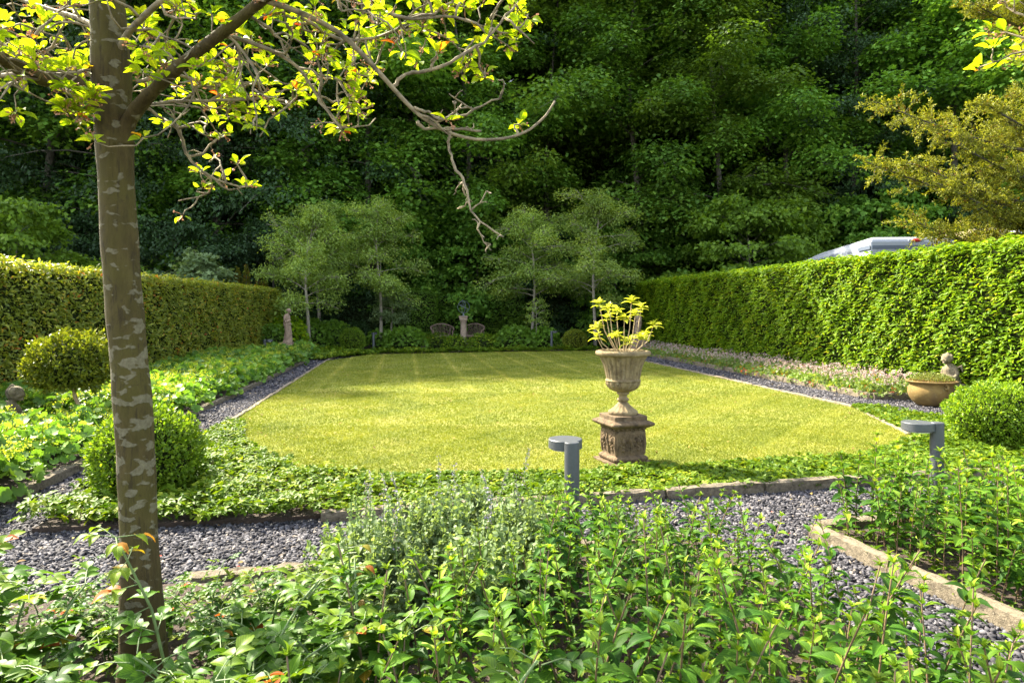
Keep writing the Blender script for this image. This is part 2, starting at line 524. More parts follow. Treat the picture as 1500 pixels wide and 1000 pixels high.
def bark_mat():
    m, nt, b = mat('mespilus bark with lichen')
    v = coords(nt, (1, 1, .28)); v2 = coords(nt, (1, 1, 1.75)); v3 = coords(nt)
    f = noise(nt, v, 30, 8, .65)
    c = ramp(nt, f, [(.32, (.034, .023, .008)), (.55, (.064, .045, .015)), (.78, (.098, .072, .028))])
    g = noise(nt, v3, 3.0, 3)
    c = mixc(nt, ramp(nt, g, [(.42, (0, 0, 0)), (.62, (.75, .75, .75))]), c, (.066, .056, .011))
    # pale lichen plates, flat and wide, thick on the middle of the trunk
    l1 = noise(nt, v2, 16, 2.0, .45, .2)
    sep = nd(nt, 'ShaderNodeSeparateXYZ'); nt.links.new(v3, sep.inputs[0])
    hgt = ramp(nt, mapr(nt, sep.outputs[2], 0, 3.0), [(.0, (.03,) * 3), (.20, (.035,) * 3), (.30, (.085,) * 3), (.36, (.10,) * 3), (.43, (.085,) * 3), (.47, (.02,) * 3), (.56, (.0,) * 3), (1, (0, 0, 0))])
    ad = nd(nt, 'ShaderNodeMath'); ad.operation = 'ADD'
    nt.links.new(l1, ad.inputs[0]); nt.links.new(hgt, ad.inputs[1])
    fine = noise(nt, v3, 42, 4, .6)
    ad2 = nd(nt, 'ShaderNodeMath'); ad2.operation = 'MULTIPLY_ADD'
    nt.links.new(fine, ad2.inputs[0]); ad2.inputs[1].default_value = .09; nt.links.new(ad.outputs[0], ad2.inputs[2])
    dk = ramp(nt, noise(nt, coords(nt, (1, 1, .8)), 17, 6, .7, .6), [(.56, (0, 0, 0)), (.68, (.75, .75, .75))])
    c = mixc(nt, dk, c, (.030, .022, .010))
    crack = ramp(nt, noise(nt, coords(nt, (1, 1, .10)), 70, 4, .6), [(.34, (.7, .7, .7)), (.42, (0, 0, 0))])
    c = mixc(nt, crack, c, (.028, .02, .009))
    lm = ramp(nt, ad2.outputs[0], [(.645, (0, 0, 0)), (.68, (.7, .7, .7))])
    lc = ramp(nt, noise(nt, v3, 60, 5, .7), [(.3, (.10, .084, .05)), (.7, (.21, .185, .12))])
    c = mixc(nt, lm, c, lc)
    nt.links.new(c, b.inputs['Base Color'])
    b.inputs['Roughness'].default_value = .85; b.inputs['Specular IOR Level'].default_value = .2
    hh = nd(nt, 'ShaderNodeMath'); hh.operation = 'MULTIPLY_ADD'
    nt.links.new(lm, hh.inputs[0]); hh.inputs[1].default_value = .25; nt.links.new(f, hh.inputs[2])
    bump(nt, b, hh.outputs[0], 1.0, .012)
    return m


M['bark'] = bark_mat()


def ground_mats():
    m, nt, b = mat('bed soil')
    v = coords(nt)
    n = noise(nt, v, 22, 8, .7)
    nt.links.new(ramp(nt, n, [(.3, (.022, .014, .009)), (.6, (.06, .038, .025)), (.8, (.11, .075, .05))]), b.inputs['Base Color'])
    b.inputs['Roughness'].default_value = .95; bump(nt, b, n, 1, .03); M['soil'] = m
    m, nt, b = mat('woodland floor')
    v = coords(nt)
    n = noise(nt, v, 3, 8, .7)
    nt.links.new(ramp(nt, n, [(.3, (.018, .020, .010)), (.7, (.055, .050, .025))]), b.inputs['Base Color'])
    b.inputs['Roughness'].default_value = .95; M['floor'] = m
    m, nt, b = mat('slate gravel bed')
    v = coords(nt)
    vo = nd(nt, 'ShaderNodeTexVoronoi'); vo.inputs['Scale'].default_value = 42; nt.links.new(v, vo.inputs['Vector'])
    sp = nd(nt, 'ShaderNodeSeparateColor'); nt.links.new(vo.outputs['Color'], sp.inputs[0])
    nt.links.new(ramp(nt, sp.outputs[0], [(0, (.010, .0095, .012)), (.6, (.026, .024, .029)), (1, (.06, .056, .062))]), b.inputs['Base Color'])
    b.inputs['Roughness'].default_value = .7; bump(nt, b, vo.outputs['Distance'], 1, -.03); M['gravelbed'] = m
    m, nt, b = mat('slate chip')
    a = nd(nt, 'ShaderNodeAttribute'); a.attribute_name = 'rnd'
    nt.links.new(ramp(nt, a.outputs['Fac'], [(0, (.020, .019, .0215)), (.55, (.055, .052, .058)), (.92, (.125, .119, .126)), (1, (.20, .165, .13))]), b.inputs['Base Color'])
    b.inputs['Roughness'].default_value = .8; b.inputs['Specular IOR Level'].default_value = .15; M['chip'] = m
    m, nt, b = mat('lawn turf')
    v = coords(nt)
    n = noise(nt, v, 1.1, 5, .6); n2 = noise(nt, v, 38, 5, .7)
    c = ramp(nt, n, [(.32, (.09, .12, .016)), (.52, (.16, .18, .030)), (.72, (.27, .24, .07))])
    c = mixc(nt, ramp(nt, n2, [(.4, (0, 0, 0)), (.75, (.6, .6, .6))]), c, (.26, .23, .085))
    nt.links.new(c, b.inputs['Base Color']); b.inputs['Roughness'].default_value = .95
    b.inputs['Specular IOR Level'].default_value = .1
    bump(nt, b, n2, .8, .02); M['turf'] = m


ground_mats()

# ------------------------------------------------------------------ ground, hill, paths, beds, lawn
AX = -0.155                      # the garden leans this much to the left per metre of depth


def struct(o): o['kind'] = 'structure'; return o


g = MB()
xs = np.linspace(-160, 160, 41); ys = np.concatenate([np.linspace(-60, 30, 19), np.linspace(32, 75, 23), np.linspace(85, 300, 12)])


def hillz(x, y):
    d = max(0.0, y - 31)
    return min(14.0, .04 * d * d * (1 if d < 8 else 0) + (0 if d < 8 else 2.56 + (d - 8) * .5)) + (.25 * math.sin(x * .5) * min(1, d / 5))


for y in ys:
    for x in xs: g.v.append((x, y, hillz(x, y) - .02))
nx = len(xs)
for j in range(len(ys) - 1):
    for i in range(nx - 1):
        a = j * nx + i
        g.f.append((a, a + 1, a + 1 + nx, a + nx))
struct(g.build('ground', M['floor'], smooth=True))

LAWN = [(-1.75, 5.8), (.45, 5.98), (3.4, 6.68), (4.55, 7.75), (5.05, 10.1), (3.75, 19.2), (3.0, 24.4), (-.2, 23.8), (-4.6, 22.4), (-5.3, 19.5), (-3.68, 8.9), (-3.0, 7.6)]
LEFTBED = [(-3.8, 4.5), (-4.55, 9.5), (-4.85, 11.8), (-6.05, 20.0), (-6.3, 22), (-9.6, 24), (-9.2, 4.5)]
FRONTSTRIP = [(-3.2, 4.55), (-1.6, 4.8), (2.9, 5.84), (4.9, 6.3), (7.2, 6.8), (7.2, 8.4), (5.9, 9.2), (5.15, 10.5), (4.0, 9.6), (0, 7.6), (-2.4, 9.1), (-3.62, 9.2)]
RIGHTBED = [(6.08, 11.4), (5.02, 18.5), (4.45, 22.5), (4.6, 25.5), (6.4, 25.5), (8.6, 11.4)]
FARBED = [(-6.6, 22.6), (-4.75, 22.7), (-.3, 24.1), (3.0, 24.9), (4.2, 31), (-10.5, 31), (-9.7, 24.4)]
MINTBED = [(-1.5, 3.72), (1.25, 4.36), (1.72, 2.5), (1.95, .6), (-4.5, .5), (-4.5, 3.0)]
RMINTBED = [(1.95, 4.5), (2.7, 4.75), (5.6, 5.45), (6.5, 3.0), (3.2, .6), (2.95, .9), (2.36, 3.0)]
BEDS = [LEFTBED, FRONTSTRIP, RIGHTBED, FARBED, MINTBED, RMINTBED]

gp = MB(); gp.prism([(-9.4, .4), (7.6, .4), (9.0, 8), (6.5, 26.6), (-9.8, 27)], -.01, .006)
struct(gp.build('gravel_path', M['gravelbed']))
for i, (b_, nm, z) in enumerate(zip(BEDS, ('left_bed_soil', 'front_strip_soil', 'right_bed_soil', 'far_bed_soil', 'mint_bed_soil', 'right_mint_bed_soil'),
                                    (.06, .05, .055, .062, .045, .052))):
    q = MB(); q.prism(b_, -.005, z); struct(q.build(nm, M['soil']))
q = MB(); q.prism(LAWN, -.005, .066); struct(q.build('lawn', M['turf']))

rng = np.random.default_rng(3)


# --- slate chips
def gravel():
    pos = []
    for (x0, x1, y0, y1, dens) in ((-5, 6.5, 2.3, 7.2, 5200), (-6.5, 7.3, 7.2, 13, 2200), (-7, 6.5, 13, 22, 900)):
        n = int((x1 - x0) * (y1 - y0) * dens)
        x = rng.uniform(x0, x1, n); y = rng.uniform(y0, y1, n)
        k = np.abs(x) < .78 * y + .3
        for p in BEDS + [LAWN]: k &= ~inside(p, x, y)
        k &= ~((x > 5.6) & (y < 8.8)) & ~((x < -4.4) & (y < 3.6))
        sz = rng.uniform(.006, .018, n) * (1 if y0 < 7 else 1.25 if y0 < 12 else 1.7)
        pos.append(np.stack([x, y, sz], 1)[k])
    P = np.concatenate(pos); n = len(P)
    cube = np.array([(-1, -1, -1), (1, -1, -1), (1, 1, -1), (-1, 1, -1), (-1, -1, 1), (1, -1, 1), (1, 1, 1), (-1, 1, 1)], float)
    tf = np.array([(0, 2, 1), (0, 3, 2), (4, 5, 6), (4, 6, 7), (0, 1, 5), (0, 5, 4), (1, 2, 6), (1, 6, 5), (2, 3, 7), (2, 7, 6), (3, 0, 4), (3, 4, 7)])
    v = cube[None] * np.stack([np.ones(n), rng.uniform(.45, .85, n), rng.uniform(.18, .38, n)], 1)[:, None]
    v = v + rng.normal(0, .2, (n, 8, 3)) * (1, 1, .5); v[:, 4:, :2] *= rng.uniform(.6, .95, (n, 1, 1))
    z = nrm(rng.normal(0, .45, (n, 3)) + (0, 0, 1)); x = nrm(np.cross(z, rv(rng, n))); y = np.cross(z, x)
    R = np.stack([x, y, z], 2)
    v = np.einsum('nij,nkj->nki', R, v) * P[:, 2][:, None, None]
    v += np.stack([P[:, 0], P[:, 1], .010 + P[:, 2] * rng.uniform(.1, .8, n)], 1)[:, None]
    T = (tf[None] + (np.arange(n) * 8)[:, None, None]).reshape(-1, 3)
    o = mesh_np('slate_gravel', v.reshape(-1, 3), T, M['chip'], None, np.repeat(rng.random(n), 8))
    tag(o, 'loose grey slate chips covering the garden paths', 'gravel', kind='stuff')


gravel()


# --- mown grass
def grass():
    P = []
    for (y0, y1, dens, sz) in ((5.6, 8.5, 9000, .026), (8.5, 12, 5200, .028), (12, 17, 2300, .034), (17, 24.6, 1000, .044)):
        n = int(11.5 * (y1 - y0) * dens)
        x = rng.uniform(-6, 5.5, n); y = rng.uniform(y0, y1, n)
        k = inside(LAWN, x + rng.normal(0, .022, n), y + rng.normal(0, .022, n))
        P.append(np.stack([x, y, np.full(n, sz)], 1)[k])
    P = np.concatenate(P); n = len(P)
    u = P[:, 0] - AX * (P[:, 1] - 6)                     # across the mowing direction
    lane = np.sin(u * 2 * PI / 1.35)
    dry = .5 + .42 * wave(P[:, 0], P[:, 1], 1.3, 1.1) + .34 * wave(P[:, 0], P[:, 1], 4.1, 3.7) + .25 * wave(P[:, 0], P[:, 1], 2.2, 9.0) + .5 * np.exp(-((P[:, 0] - 4.2) ** 2 + (P[:, 1] - 7.9) ** 2) / .5)
    wheel = np.exp(-((np.mod(u + .2, .95) - .47) / .07) ** 2) * .38 * np.clip((P[:, 1] - 10) / 6, 0, 1)
    d = nrm(np.stack([rng.normal(0, .6, n), rng.normal(0, .6, n) + .35 * np.sign(lane), np.full(n, .6)], 1))
    h = P[:, 2] * rng.uniform(.55, 1.25, n)
    c = np.clip(rng.normal(.34, .14, n) + .50 * (dry - .4) + wheel, 0, 1)
    pr = leaves(BLADE, np.stack([P[:, 0], P[:, 1], np.full(n, .064)], 1), d, rv(rng, n), h, .26, c)
    o = leafobj('grass', pr, M['grass'])
    tag(o, 'short mown yellow green grass of the lawn', 'grass', kind='stuff')


grass()


# ------------------------------------------------------------------ kerb and edging stones
def stone_mesh(L, wd, h, seed, jit):
    r = np.random.default_rng(seed)
    nx_, ny, nz = 10, 3, 3
    vs = {}; V = []; Fc = []

    def vid(i, j, k):
        if (i, j, k) not in vs:
            vs[(i, j, k)] = len(V)
            e = ((i in (0, nx_)) + (j in (0, ny)) + (k in (0, nz)))
            s_ = 1 - .05 * (e > 1)
            V.append(((i / nx_ - .5) * L * (1 - .012 * (e > 1)) + r.normal(0, jit), (j / ny - .5) * wd * s_ + r.normal(0, jit), k / nz * h * (s_ if k == nz else 1) + r.normal(0, jit)))
        return vs[(i, j, k)]
    for i in range(nx_):
        for j in range(ny):
            for k in (0, nz):
                q = [vid(i, j, k), vid(i + 1, j, k), vid(i + 1, j + 1, k), vid(i, j + 1, k)]
                Fc.append(tuple(q if k else q[::-1]))
        for k in range(nz):
            for j in (0, ny):
                q = [vid(i, j, k), vid(i + 1, j, k), vid(i + 1, j, k + 1), vid(i, j, k + 1)]
                Fc.append(tuple(q if j == 0 else q[::-1]))
    for j in range(ny):
        for k in range(nz):
            for i in (0, nx_):
                q = [vid(i, j, k), vid(i, j + 1, k), vid(i, j + 1, k + 1), vid(i, j, k + 1)]
                Fc.append(tuple(q if i else q[::-1]))
    return V, Fc


SM = {}


def edging(pts, L, wd, h, label, group, m, z0=-.02, jit=.004):
    key = (L, wd, h)
    if key not in SM:
        SM[key] = []
        for k in range(3):
            V, Fc = stone_mesh(L, wd, h, 10 + k, jit)
            me = bpy.data.meshes.new('edging_stone'); me.from_pydata(V, [], Fc); me.materials.append(m); SM[key].append(me)
    i = 0
    for (a, b_) in zip(pts[:-1], pts[1:]):
        a = np.array(a, float); b_ = np.array(b_, float); D = b_ - a; n = max(1, round(np.linalg.norm(D) / L))
        sx = np.linalg.norm(D) / n / L
        for k in range(n):
            c = a + D * (k + .5) / n
            o = bpy.data.objects.new('edging_stone', SM[key][i % 3]); C.objects.link(o); i += 1
            o.location = (c[0], c[1], z0 + rng.uniform(-.006, .006)); o.scale = (sx * .985, 1, 1)
            o.rotation_euler = (rng.normal(0, .015), rng.normal(0, .006), math.atan2(D[1], D[0]) + rng.normal(0, .008))
            tag(o, label, 'edging stone', group)


edging([(1.98, 4.49), (2.37, 3.0), (3.05, .8)], .72, .085, .125, 'rough tan kerb stone between gravel path and right mint bed', 'kerb stones of the right mint bed', M['kerb'], jit=.003)
edging([(2.06, 4.55), (5.5, 5.42)], .7, .10, .12, 'rough tan kerb stone along the back of the right mint bed', 'kerb stones behind the right mint bed', M['kerb'])
edging([(-1.35, 4.80), (2.9, 5.78), (4.9, 6.24)], .85, .09, .125, 'mossy kerb stone in front of the ivy like strip below the lawn', 'kerb stones below the lawn strip', M['kerb'])
edging([(-1.75, 3.69), (-1.15, 3.84), (1.1, 4.38)], .8, .10, .10, 'low kerb stone at the back of the front bed', 'kerb stones of the front bed', M['kerb'])
edging([(-3.66, 8.9), (-5.3, 19.4), (-5.55, 21.4)], 1.0, .06, .105, 'pale narrow edging stone along the left side of the lawn', 'edging stones on the left of the lawn', M['pale_kerb'])
edging([(5.10, 10.2), (3.80, 19.2), (3.1, 24.3)], 1.0, .06, .105, 'pale narrow edging stone along the right side of the lawn', 'edging stones on the right of the lawn', M['pale_kerb'])
edging([(4.6, 7.9), (5.09, 10.1)], .5, .07, .105, 'small pale edging stone at the near right corner of the lawn', 'edging stones at the near right lawn corner', M['pale_kerb'])
edging([(6.75, 11.34), (6.02, 11.4), (4.97, 18.5), (4.4, 22.4)], .9, .10, .15, 'grey tan kerb stone in front of the pink flower bed', 'kerb stones of the pink flower bed', M['kerb'])
edging([(-3.86, 5.2), (-4.5, 9.5), (-4.8, 11.8), (-6.0, 20)], 1.0, .09, .12, 'grey kerb stone along the foot of the left leafy bed', 'kerb stones of the left leafy bed', M['kerb'])


# ------------------------------------------------------------------ hedges
def hedge(name, label, p0, p1, h0, h1, thick, n_m2, tm, size, wid, m, seed, side=1, curl=.5, lump=.06, topn=1.3, flatn=.75):
    """clipped hedge from p0 to p1; side=+1 puts the detailed face to the right of p0->p1"""
    r = np.random.default_rng(seed)
    p0 = np.array(p0, float); p1 = np.array(p1, float); D = p1 - p0; L = np.linalg.norm(D); D /= L
    Nn = np.array((D[1], -D[0])) * side
    root = thing(name, label, 'hedge', (p0[0], p0[1], 0))
    q = MB(); ins = .10
    a = p0 * 0 + Nn * (-ins); b_ = D * L + Nn * (-ins); c = D * L - Nn * (thick - ins); d = -Nn * (thick - ins)
    vs = [(*a, 0), (*b_, 0), (*c, 0), (*d, 0), (*a, h0 - ins), (*b_, h1 - ins), (*c, h1 - ins), (*d, h0 - ins)]
    q.add(vs, [(0, 3, 2, 1), (4, 5, 6, 7), (0, 1, 5, 4), (1, 2, 6, 5), (2, 3, 7, 6), (3, 0, 4, 7)])
    q.build('dark_core', M['core'], root)  # solid core in place of inner twigs, added to block light
    parts = []

    def put(s, z, off, nvec, n, big=1.0):
        P = np.concatenate([(s[:, None] * D[None] + off[:, None] * Nn[None]), z[:, None]], 1)
        o = np.concatenate([np.broadcast_to(Nn, (n, 2)), np.zeros((n, 1))], 1)
        nn = nrm(nvec + r.normal(0, .45, (n, 3)))
        along = np.concatenate([np.broadcast_to(D, (n, 2)), np.zeros((n, 1))], 1)
        dd = nrm(o * r.uniform(.2, 1, (n, 1)) + along * r.normal(0, .7, (n, 1)) + np.array((0, 0, 1.)) * r.normal(-.05, curl, (n, 1)))
        parts.append(leaves(tm, P, dd, nn, size * r.uniform(.65, 1.25, n) * big, wid, np.clip(r.normal(.45, .22, n) + .12 * wave(s, z * 2, seed, 1.3), 0, 1)))
    n = int(L * (h0 + h1) / 2 * n_m2)
    s = r.uniform(0, L, n); z = r.uniform(0, 1, n) * (h0 + (h1 - h0) * s / L)
    off = lump * wave(s, z, seed, 2.2) - r.exponential(.05, n) + .03
    put(s, z, off, np.concatenate([np.broadcast_to(Nn, (n, 2)), np.full((n, 1), flatn)], 1), n)
    n = int(L * thick * n_m2 * topn)
    s = r.uniform(0, L, n); off = -r.uniform(-.03, thick, n)
    z = h0 + (h1 - h0) * s / L + lump * .7 * wave(s, off, seed + 2, 2.6) + r.normal(0, .035, n)
    put(s, z, off, np.broadcast_to(np.array((0, 0, 1.)), (n, 3)), n)
    n = int(L * h0 * n_m2 * .25)                                   # back
    s = r.uniform(0, L, n); put(s, r.uniform(.5, 1, n) * h0, -thick - r.uniform(-.05, .05, n), np.concatenate([-np.broadcast_to(Nn, (n, 2)), np.full((n, 1), .5)], 1), n)
    for (s0, sg) in ((0, -1), (L, 1)):                              # ends
        n = int(thick * h0 * n_m2)
        put(np.full(n, float(s0)) + sg * r.uniform(-.05, .04, n), r.uniform(0, 1, n) * (h0 if s0 == 0 else h1), -r.uniform(0, thick, n),
            np.concatenate([np.broadcast_to(sg * D, (n, 2)), np.full((n, 1), .6)], 1), n)
    leafobj('foliage', parts, m, root, True)
    return root


hedge('laurel_hedge', 'tall glossy bright green laurel hedge along the right side of the lawn', (8.45, 5.5), (4.85, 26.5), 2.56, 2.56, 1.3, 800, OVATE, .100, .42, M['laurel'], 5, side=-1, lump=.12, curl=.22, flatn=1.5)
hedge('photinia_hedge', 'clipped olive green hedge with orange tips along the left bed', (-7.05, 5.0), (-8.25, 24.3), 2.20, 2.22, 1.2, 900, OVATE, .075, .48, M['photinia'], 6, side=1, lump=.07)
hedge('hornbeam_hedge', 'rounded mid green hedge block left of the wooden garden chair', (-5.3, 29.4), (-3.3, 29.6), 2.5, 2.3, 1.2, 420, QUAD, .10, .6, M['hornbeam'], 7, side=1, lump=.12)
hedge('ivy_hedge', 'dark ivy clad hedge behind the sundial and the wooden garden chair pair', (-3.3, 30.4), (.5, 30.6), 2.25, 2.15, 1.2, 380, QUAD, .11, .7, M['hornbeam'], 8, side=1, lump=.12)
hedge('yew_hedge', 'nearly black clipped hedge behind the right hand small trees', (.5, 31.0), (5.4, 31.2), 2.0, 2.0, 1.2, 380, QUAD, .10, .5, M['dark_leaf'], 9, side=1, lump=.12)
hedge('evergreen_hedge', 'dark evergreen hedge behind the stone lady and small trees', (-11.5, 29.5), (-5.3, 29.9), 2.0, 2.1, 1.2, 380, QUAD, .10, .5, M['dark_leaf'], 11, side=1, lump=.12)


# ------------------------------------------------------------------ box balls, shrubs, mounds
def ball(name, label, cat_, loc, r3, n, size, m, seed, wid=.55, lump=.08, bottom=-.9, core=True, flare=.35, group=None):
    r = np.random.default_rng(seed)
    root = thing(name, label, cat_, loc, 0, group)
    u = rv(r, n); u = u[u[:, 2] > bottom]; n = len(u)
    k = 1 + lump * wave(u[:, 0] * 3 + u[:, 2] * 2, u[:, 1] * 3 - u[:, 2], seed, 1.5) - r.exponential(.05, n) + r.exponential(.02, n)
    P = u * np.array(r3) * k[:, None] + (0, 0, r3[2])
    d = nrm(u * .8 + r.normal(0, .55, (n, 3)) + (0, 0, .25)); nn = nrm(u * .6 + r.normal(0, flare + .2, (n, 3)) + (0, 0, .4))
    leafobj('foliage', leaves(QUAD, P, d, nn, size * r.uniform(.6, 1.35, n), wid, np.clip(r.normal(.5, .24, n), 0, 1)), m, root)
    if core:
        q = MB(); q.blob((0, 0, r3[2]), tuple(x * .86 for x in r3), 16); q.build('dark_core', M['core'], root, True)
    return root


ball('box_ball', 'large bright green clipped box ball behind the lichened tree trunk', 'shrub', (-2.86, 5.35, .02), (.375, .375, .35), 12500, .033, M['box'], 21, lump=.15)
ball('box_ball', 'broad box bush with brownish top right of the pot', 'shrub', (5.2, 7.35, .03), (.44, .44, .34), 14000, .034, M['box'], 22, lump=.14)
ball('box_ball', 'small round box ball at the far left corner of the lawn', 'shrub', (-5.75, 24.6, .03), (.43, .43, .42), 4500, .05, M['box'], 23)
ball('box_ball', 'small round box ball at the far right corner of the lawn', 'shrub', (2.32, 25.2, .03), (.43, .43, .38), 4500, .05, M['topiary'], 24)

tp = thing('topiary_tree', 'small mushroom shaped topiary on a bare stem before the left hedge', 'topiary', (-5.17, 8.0, .04))
q = MB(); q.tube([(.19, 0, 0), (.14, .0, .25), (.05, 0, .45), (0, 0, .8)], [.03, .024, .022, .02], 8); q.build('trunk', M['brownstem'], tp, True)
_b = ball('crown', 'x', 'x', (0, 0, 0), (.42, .42, .34), 7500, .048, M['topiary'], 25, bottom=-.85, lump=.28)
for ch in list(_b.children):
    ch.parent = tp; ch.location = (0, 0, .50); ch.name = 'crown' if ch.name.startswith('foliage') else 'dark_core'
bpy.data.objects.remove(_b)


def mound(r, R, h, n, tm, size, wid, up=.6, thick=.35):
    a = r.uniform(0, 2 * PI, n); q_ = np.sqrt(r.random(n))
    x = R * q_ * np.cos(a); y = R * q_ * np.sin(a)
    z = h * np.sqrt(np.clip(1 - q_ ** 2.2, 0.02, 1)) * (1 - thick * r.random(n) ** 2) + .02
    o = np.stack([np.cos(a) * q_, np.sin(a) * q_, np.full(n, .15)], 1)
    nn = nrm(o * .8 + (0, 0, up) + r.normal(0, .35, (n, 3)))
    d = nrm(o + r.normal(0, .7, (n, 3)) - (0, 0, .1))
    return leaves(tm, np.stack([x, y, z], 1), d, nn, size * r.uniform(.6, 1.25, n), wid, np.clip(r.normal(.5, .23, n), 0, 1))


# lady's mantle, left bed
ALCH = []
for k in range(4):
    r = np.random.default_rng(40 + k)
    root = thing('mantle_plant', 'rounded mound of scalloped pale green leaves in the left bed', 'plant', (0, 0, -50), 0, 'leafy mounds filling the left bed')
    parts = [mound(r, .42, .34, 190, FAN, .088, 1.0, .7), mound(r, .44, .2, 80, FAN, .085, 1.0, .5)]
    leafobj('foliage', parts, M['alch'], root)
    fr = []
    for _ in range(26):
        a = r.uniform(0, 2 * PI); q_ = .38 * math.sqrt(r.random()); c = np.array((q_ * math.cos(a), q_ * math.sin(a), .34 * math.sqrt(1 - (q_ / .46) ** 2) + r.uniform(.0, .07)))
        n = 26
        fr.append(leaves(QUAD, c + r.normal(0, 1, (n, 3)) * (.028, .028, .014), rv(r, n), nrm(rv(r, n) + (0, 0, .8)), r.uniform(.008, .018, n), .9, r.random(n)))
    leafobj('flower_froth', fr, M['froth'], root)['kind'] = 'stuff'
    ALCH.append(root)
spots = []
r = np.random.default_rng(77)
y = 4.7
while y < 21.5:
    xe = np.interp(y, [4.5, 9.5, 11.8, 20, 22], [-3.8, -4.55, -4.85, -6.05, -6.3])
    xh = np.interp(y, [5, 24], [-6.85, -8.05])
    x = xe - .36
    while x > xh - .1:
        spots.append((x + r.normal(0, .06), y + r.normal(0, .08)))
        x -= .52
    y += .50
first = [True] * 4
for (x, y) in spots:
    if -5.6 < x < -4.7 and 7.6 < y < 8.2: continue
    if (x + 6.05) ** 2 + (y - 8.3) ** 2 < .12 or (abs(x + .735 * y) < .38 and 6.9 < y < 8.3): continue
    k = int(r.integers(0, 4)); s_ = r.uniform(.95, 1.3)
    if first[k]:
        o = ALCH[k]; o.location = (x, y, .05); o.scale = (s_,) * 3; o.rotation_euler = (0, 0, r.uniform(0, 6)); first[k] = False
    else:
        dup(ALCH[k], (x, y, .05), r.uniform(0, 6.2), s_)

# cranesbill with pale pink flowers, right bed
GER = []
for k in range(4):
    r = np.random.default_rng(60 + k)
    root = thing('cranesbill_plant', 'low tuft of reddish green leaves with pale pink flowers before the laurel hedge', 'plant', (0, 0, -50), 0, 'flowering tufts in the right bed')
    q = MB(); fl = []
    parts = [mound(r, .36, .2, 260, MAPLE, .07, 1.0, .6, .6)]
    for _ in range(22):
        a = r.uniform(0, 2 * PI); q_ = .34 * math.sqrt(r.random()); h = r.uniform(.2, .36)
        b0 = np.array((q_ * .7 * math.cos(a), q_ * .7 * math.sin(a), .06)); b1 = np.array((q_ * math.cos(a), q_ * math.sin(a), h))
        q.tube([b0, b1], [.0025, .002], 3, False)
        n = 7
        fl.append(leaves(QUAD, b1 + r.normal(0, .012, (n, 3)), rv(r, n), nrm(rv(r, n) + (0, 0, 1)), r.uniform(.016, .03, n), .9, r.random(n)))
    leafobj('foliage', parts, M['bedleaf'], root)
    q.build('stalks', M['greenstem'], root); leafobj('flowers', fl, M['bedflower'], root)['kind'] = 'stuff'
    GER.append(root)
first = [True] * 4; r = np.random.default_rng(78)
y = 11.6
while y < 24.5:
    x0 = np.interp(y, [11.4, 18.5, 22.5, 25], [6.08, 5.02, 4.45, 4.5]) + .2; x1 = 7.4 - .17 * (y - 10.2) + .1
    x = x0
    while x < x1:
        k = int(r.integers(0, 4)); s_ = r.uniform(.85, 1.15); xx, yy = x + r.normal(0, .07), y + r.normal(0, .07)
        if first[k]:
            o = GER[k]; o.location = (xx, yy, .05); o.scale = (s_,) * 3; first[k] = False
        else: dup(GER[k], (xx, yy, .05), r.uniform(0, 6.2), s_)
        x += .45
    y += .44


# waldsteinia ground cover: strip under the lawn, far strip
def cover(name, label, polys, dens, size, hmax, m, seed, more=None, tm=TRIFOL):
    r = np.random.default_rng(seed); parts = []
    for poly, hole in polys:
        P = np.array(poly); x0, y0 = P.min(0); x1, y1 = P.max(0)
        n = int((x1 - x0) * (y1 - y0) * dens); x = r.uniform(x0, x1, n); y = r.uniform(y0, y1, n)
        k = inside(poly, x, y)
        if hole is not None: k &= ~inside(hole, x, y)
        x, y = x[k], y[k]; n = len(x)
        hm = hmax if more is None else hmax + more[1] * np.clip((more[0] - x) / .6, 0, 1) * np.clip((7.0 - y) / 1.2, 0, 1)
        z = .055 + hm * (.55 + .45 * wave(x, y, seed, 2.6)) * r.uniform(.35, 1, n)
        nn = nrm(np.stack([r.normal(0, .45, n), r.normal(0, .45, n) - .1, np.ones(n)], 1)); d = nrm(np.stack([r.normal(0, 1, n), r.normal(0, 1, n), r.normal(.1, .2, n)], 1))
        parts.append(leaves(tm, np.stack([x, y, z], 1), d, nn, size * r.uniform(.6, 1.3, n), 1.0, np.clip(r.normal(.48, .22, n) + .15 * wave(x, y, seed + 5, 1.3), 0, 1)))
    return tag(leafobj(name, parts, m), label, 'ground cover', kind='stuff')


STRIP = [(-3.3, 4.5), (-1.6, 4.72), (2.9, 5.76), (4.9, 6.22), (7.2, 6.8), (7.2, 8.3), (5.9, 9.1), (5.2, 10.4), (5.05, 10.1), (4.6, 7.72), (3.4, 6.74), (.45, 6.04), (-1.75, 5.88), (-2.95, 7.5), (-3.5, 8.9), (-3.68, 8.9)]
cover('ground_cover', 'low glossy three leaved ground cover between the front kerb and the lawn', [(STRIP, None)], 1700, .070, .085, M['wald'], 31, more=(-.9, .13))
cover('ground_cover', 'low green ground cover strip along the far edge of the lawn', [([(-6.1, 20.4), (-5.5, 19.9), (-4.7, 22.5), (-.2, 23.9), (3.1, 24.5), (3.1, 25), (-.4, 24.6), (-4.9, 23.4), (-6.0, 22.5)], None)], 700, .11, .24, M['wald'], 32)
cover('ground_cover', 'low green ground cover at the feet of the stone lady', [([(-6.3, 21.6), (-6.0, 24.3), (-6.9, 25.8), (-9.0, 26), (-8.5, 22)], None)], 500, .12, .22, M['wald'], 33)
cover('ground_cover', 'thin creeping leaves on the soil beneath the mint stems', [(MINTBED, None), (RMINTBED, None)], 420, .045, .06, M['wald'], 34)


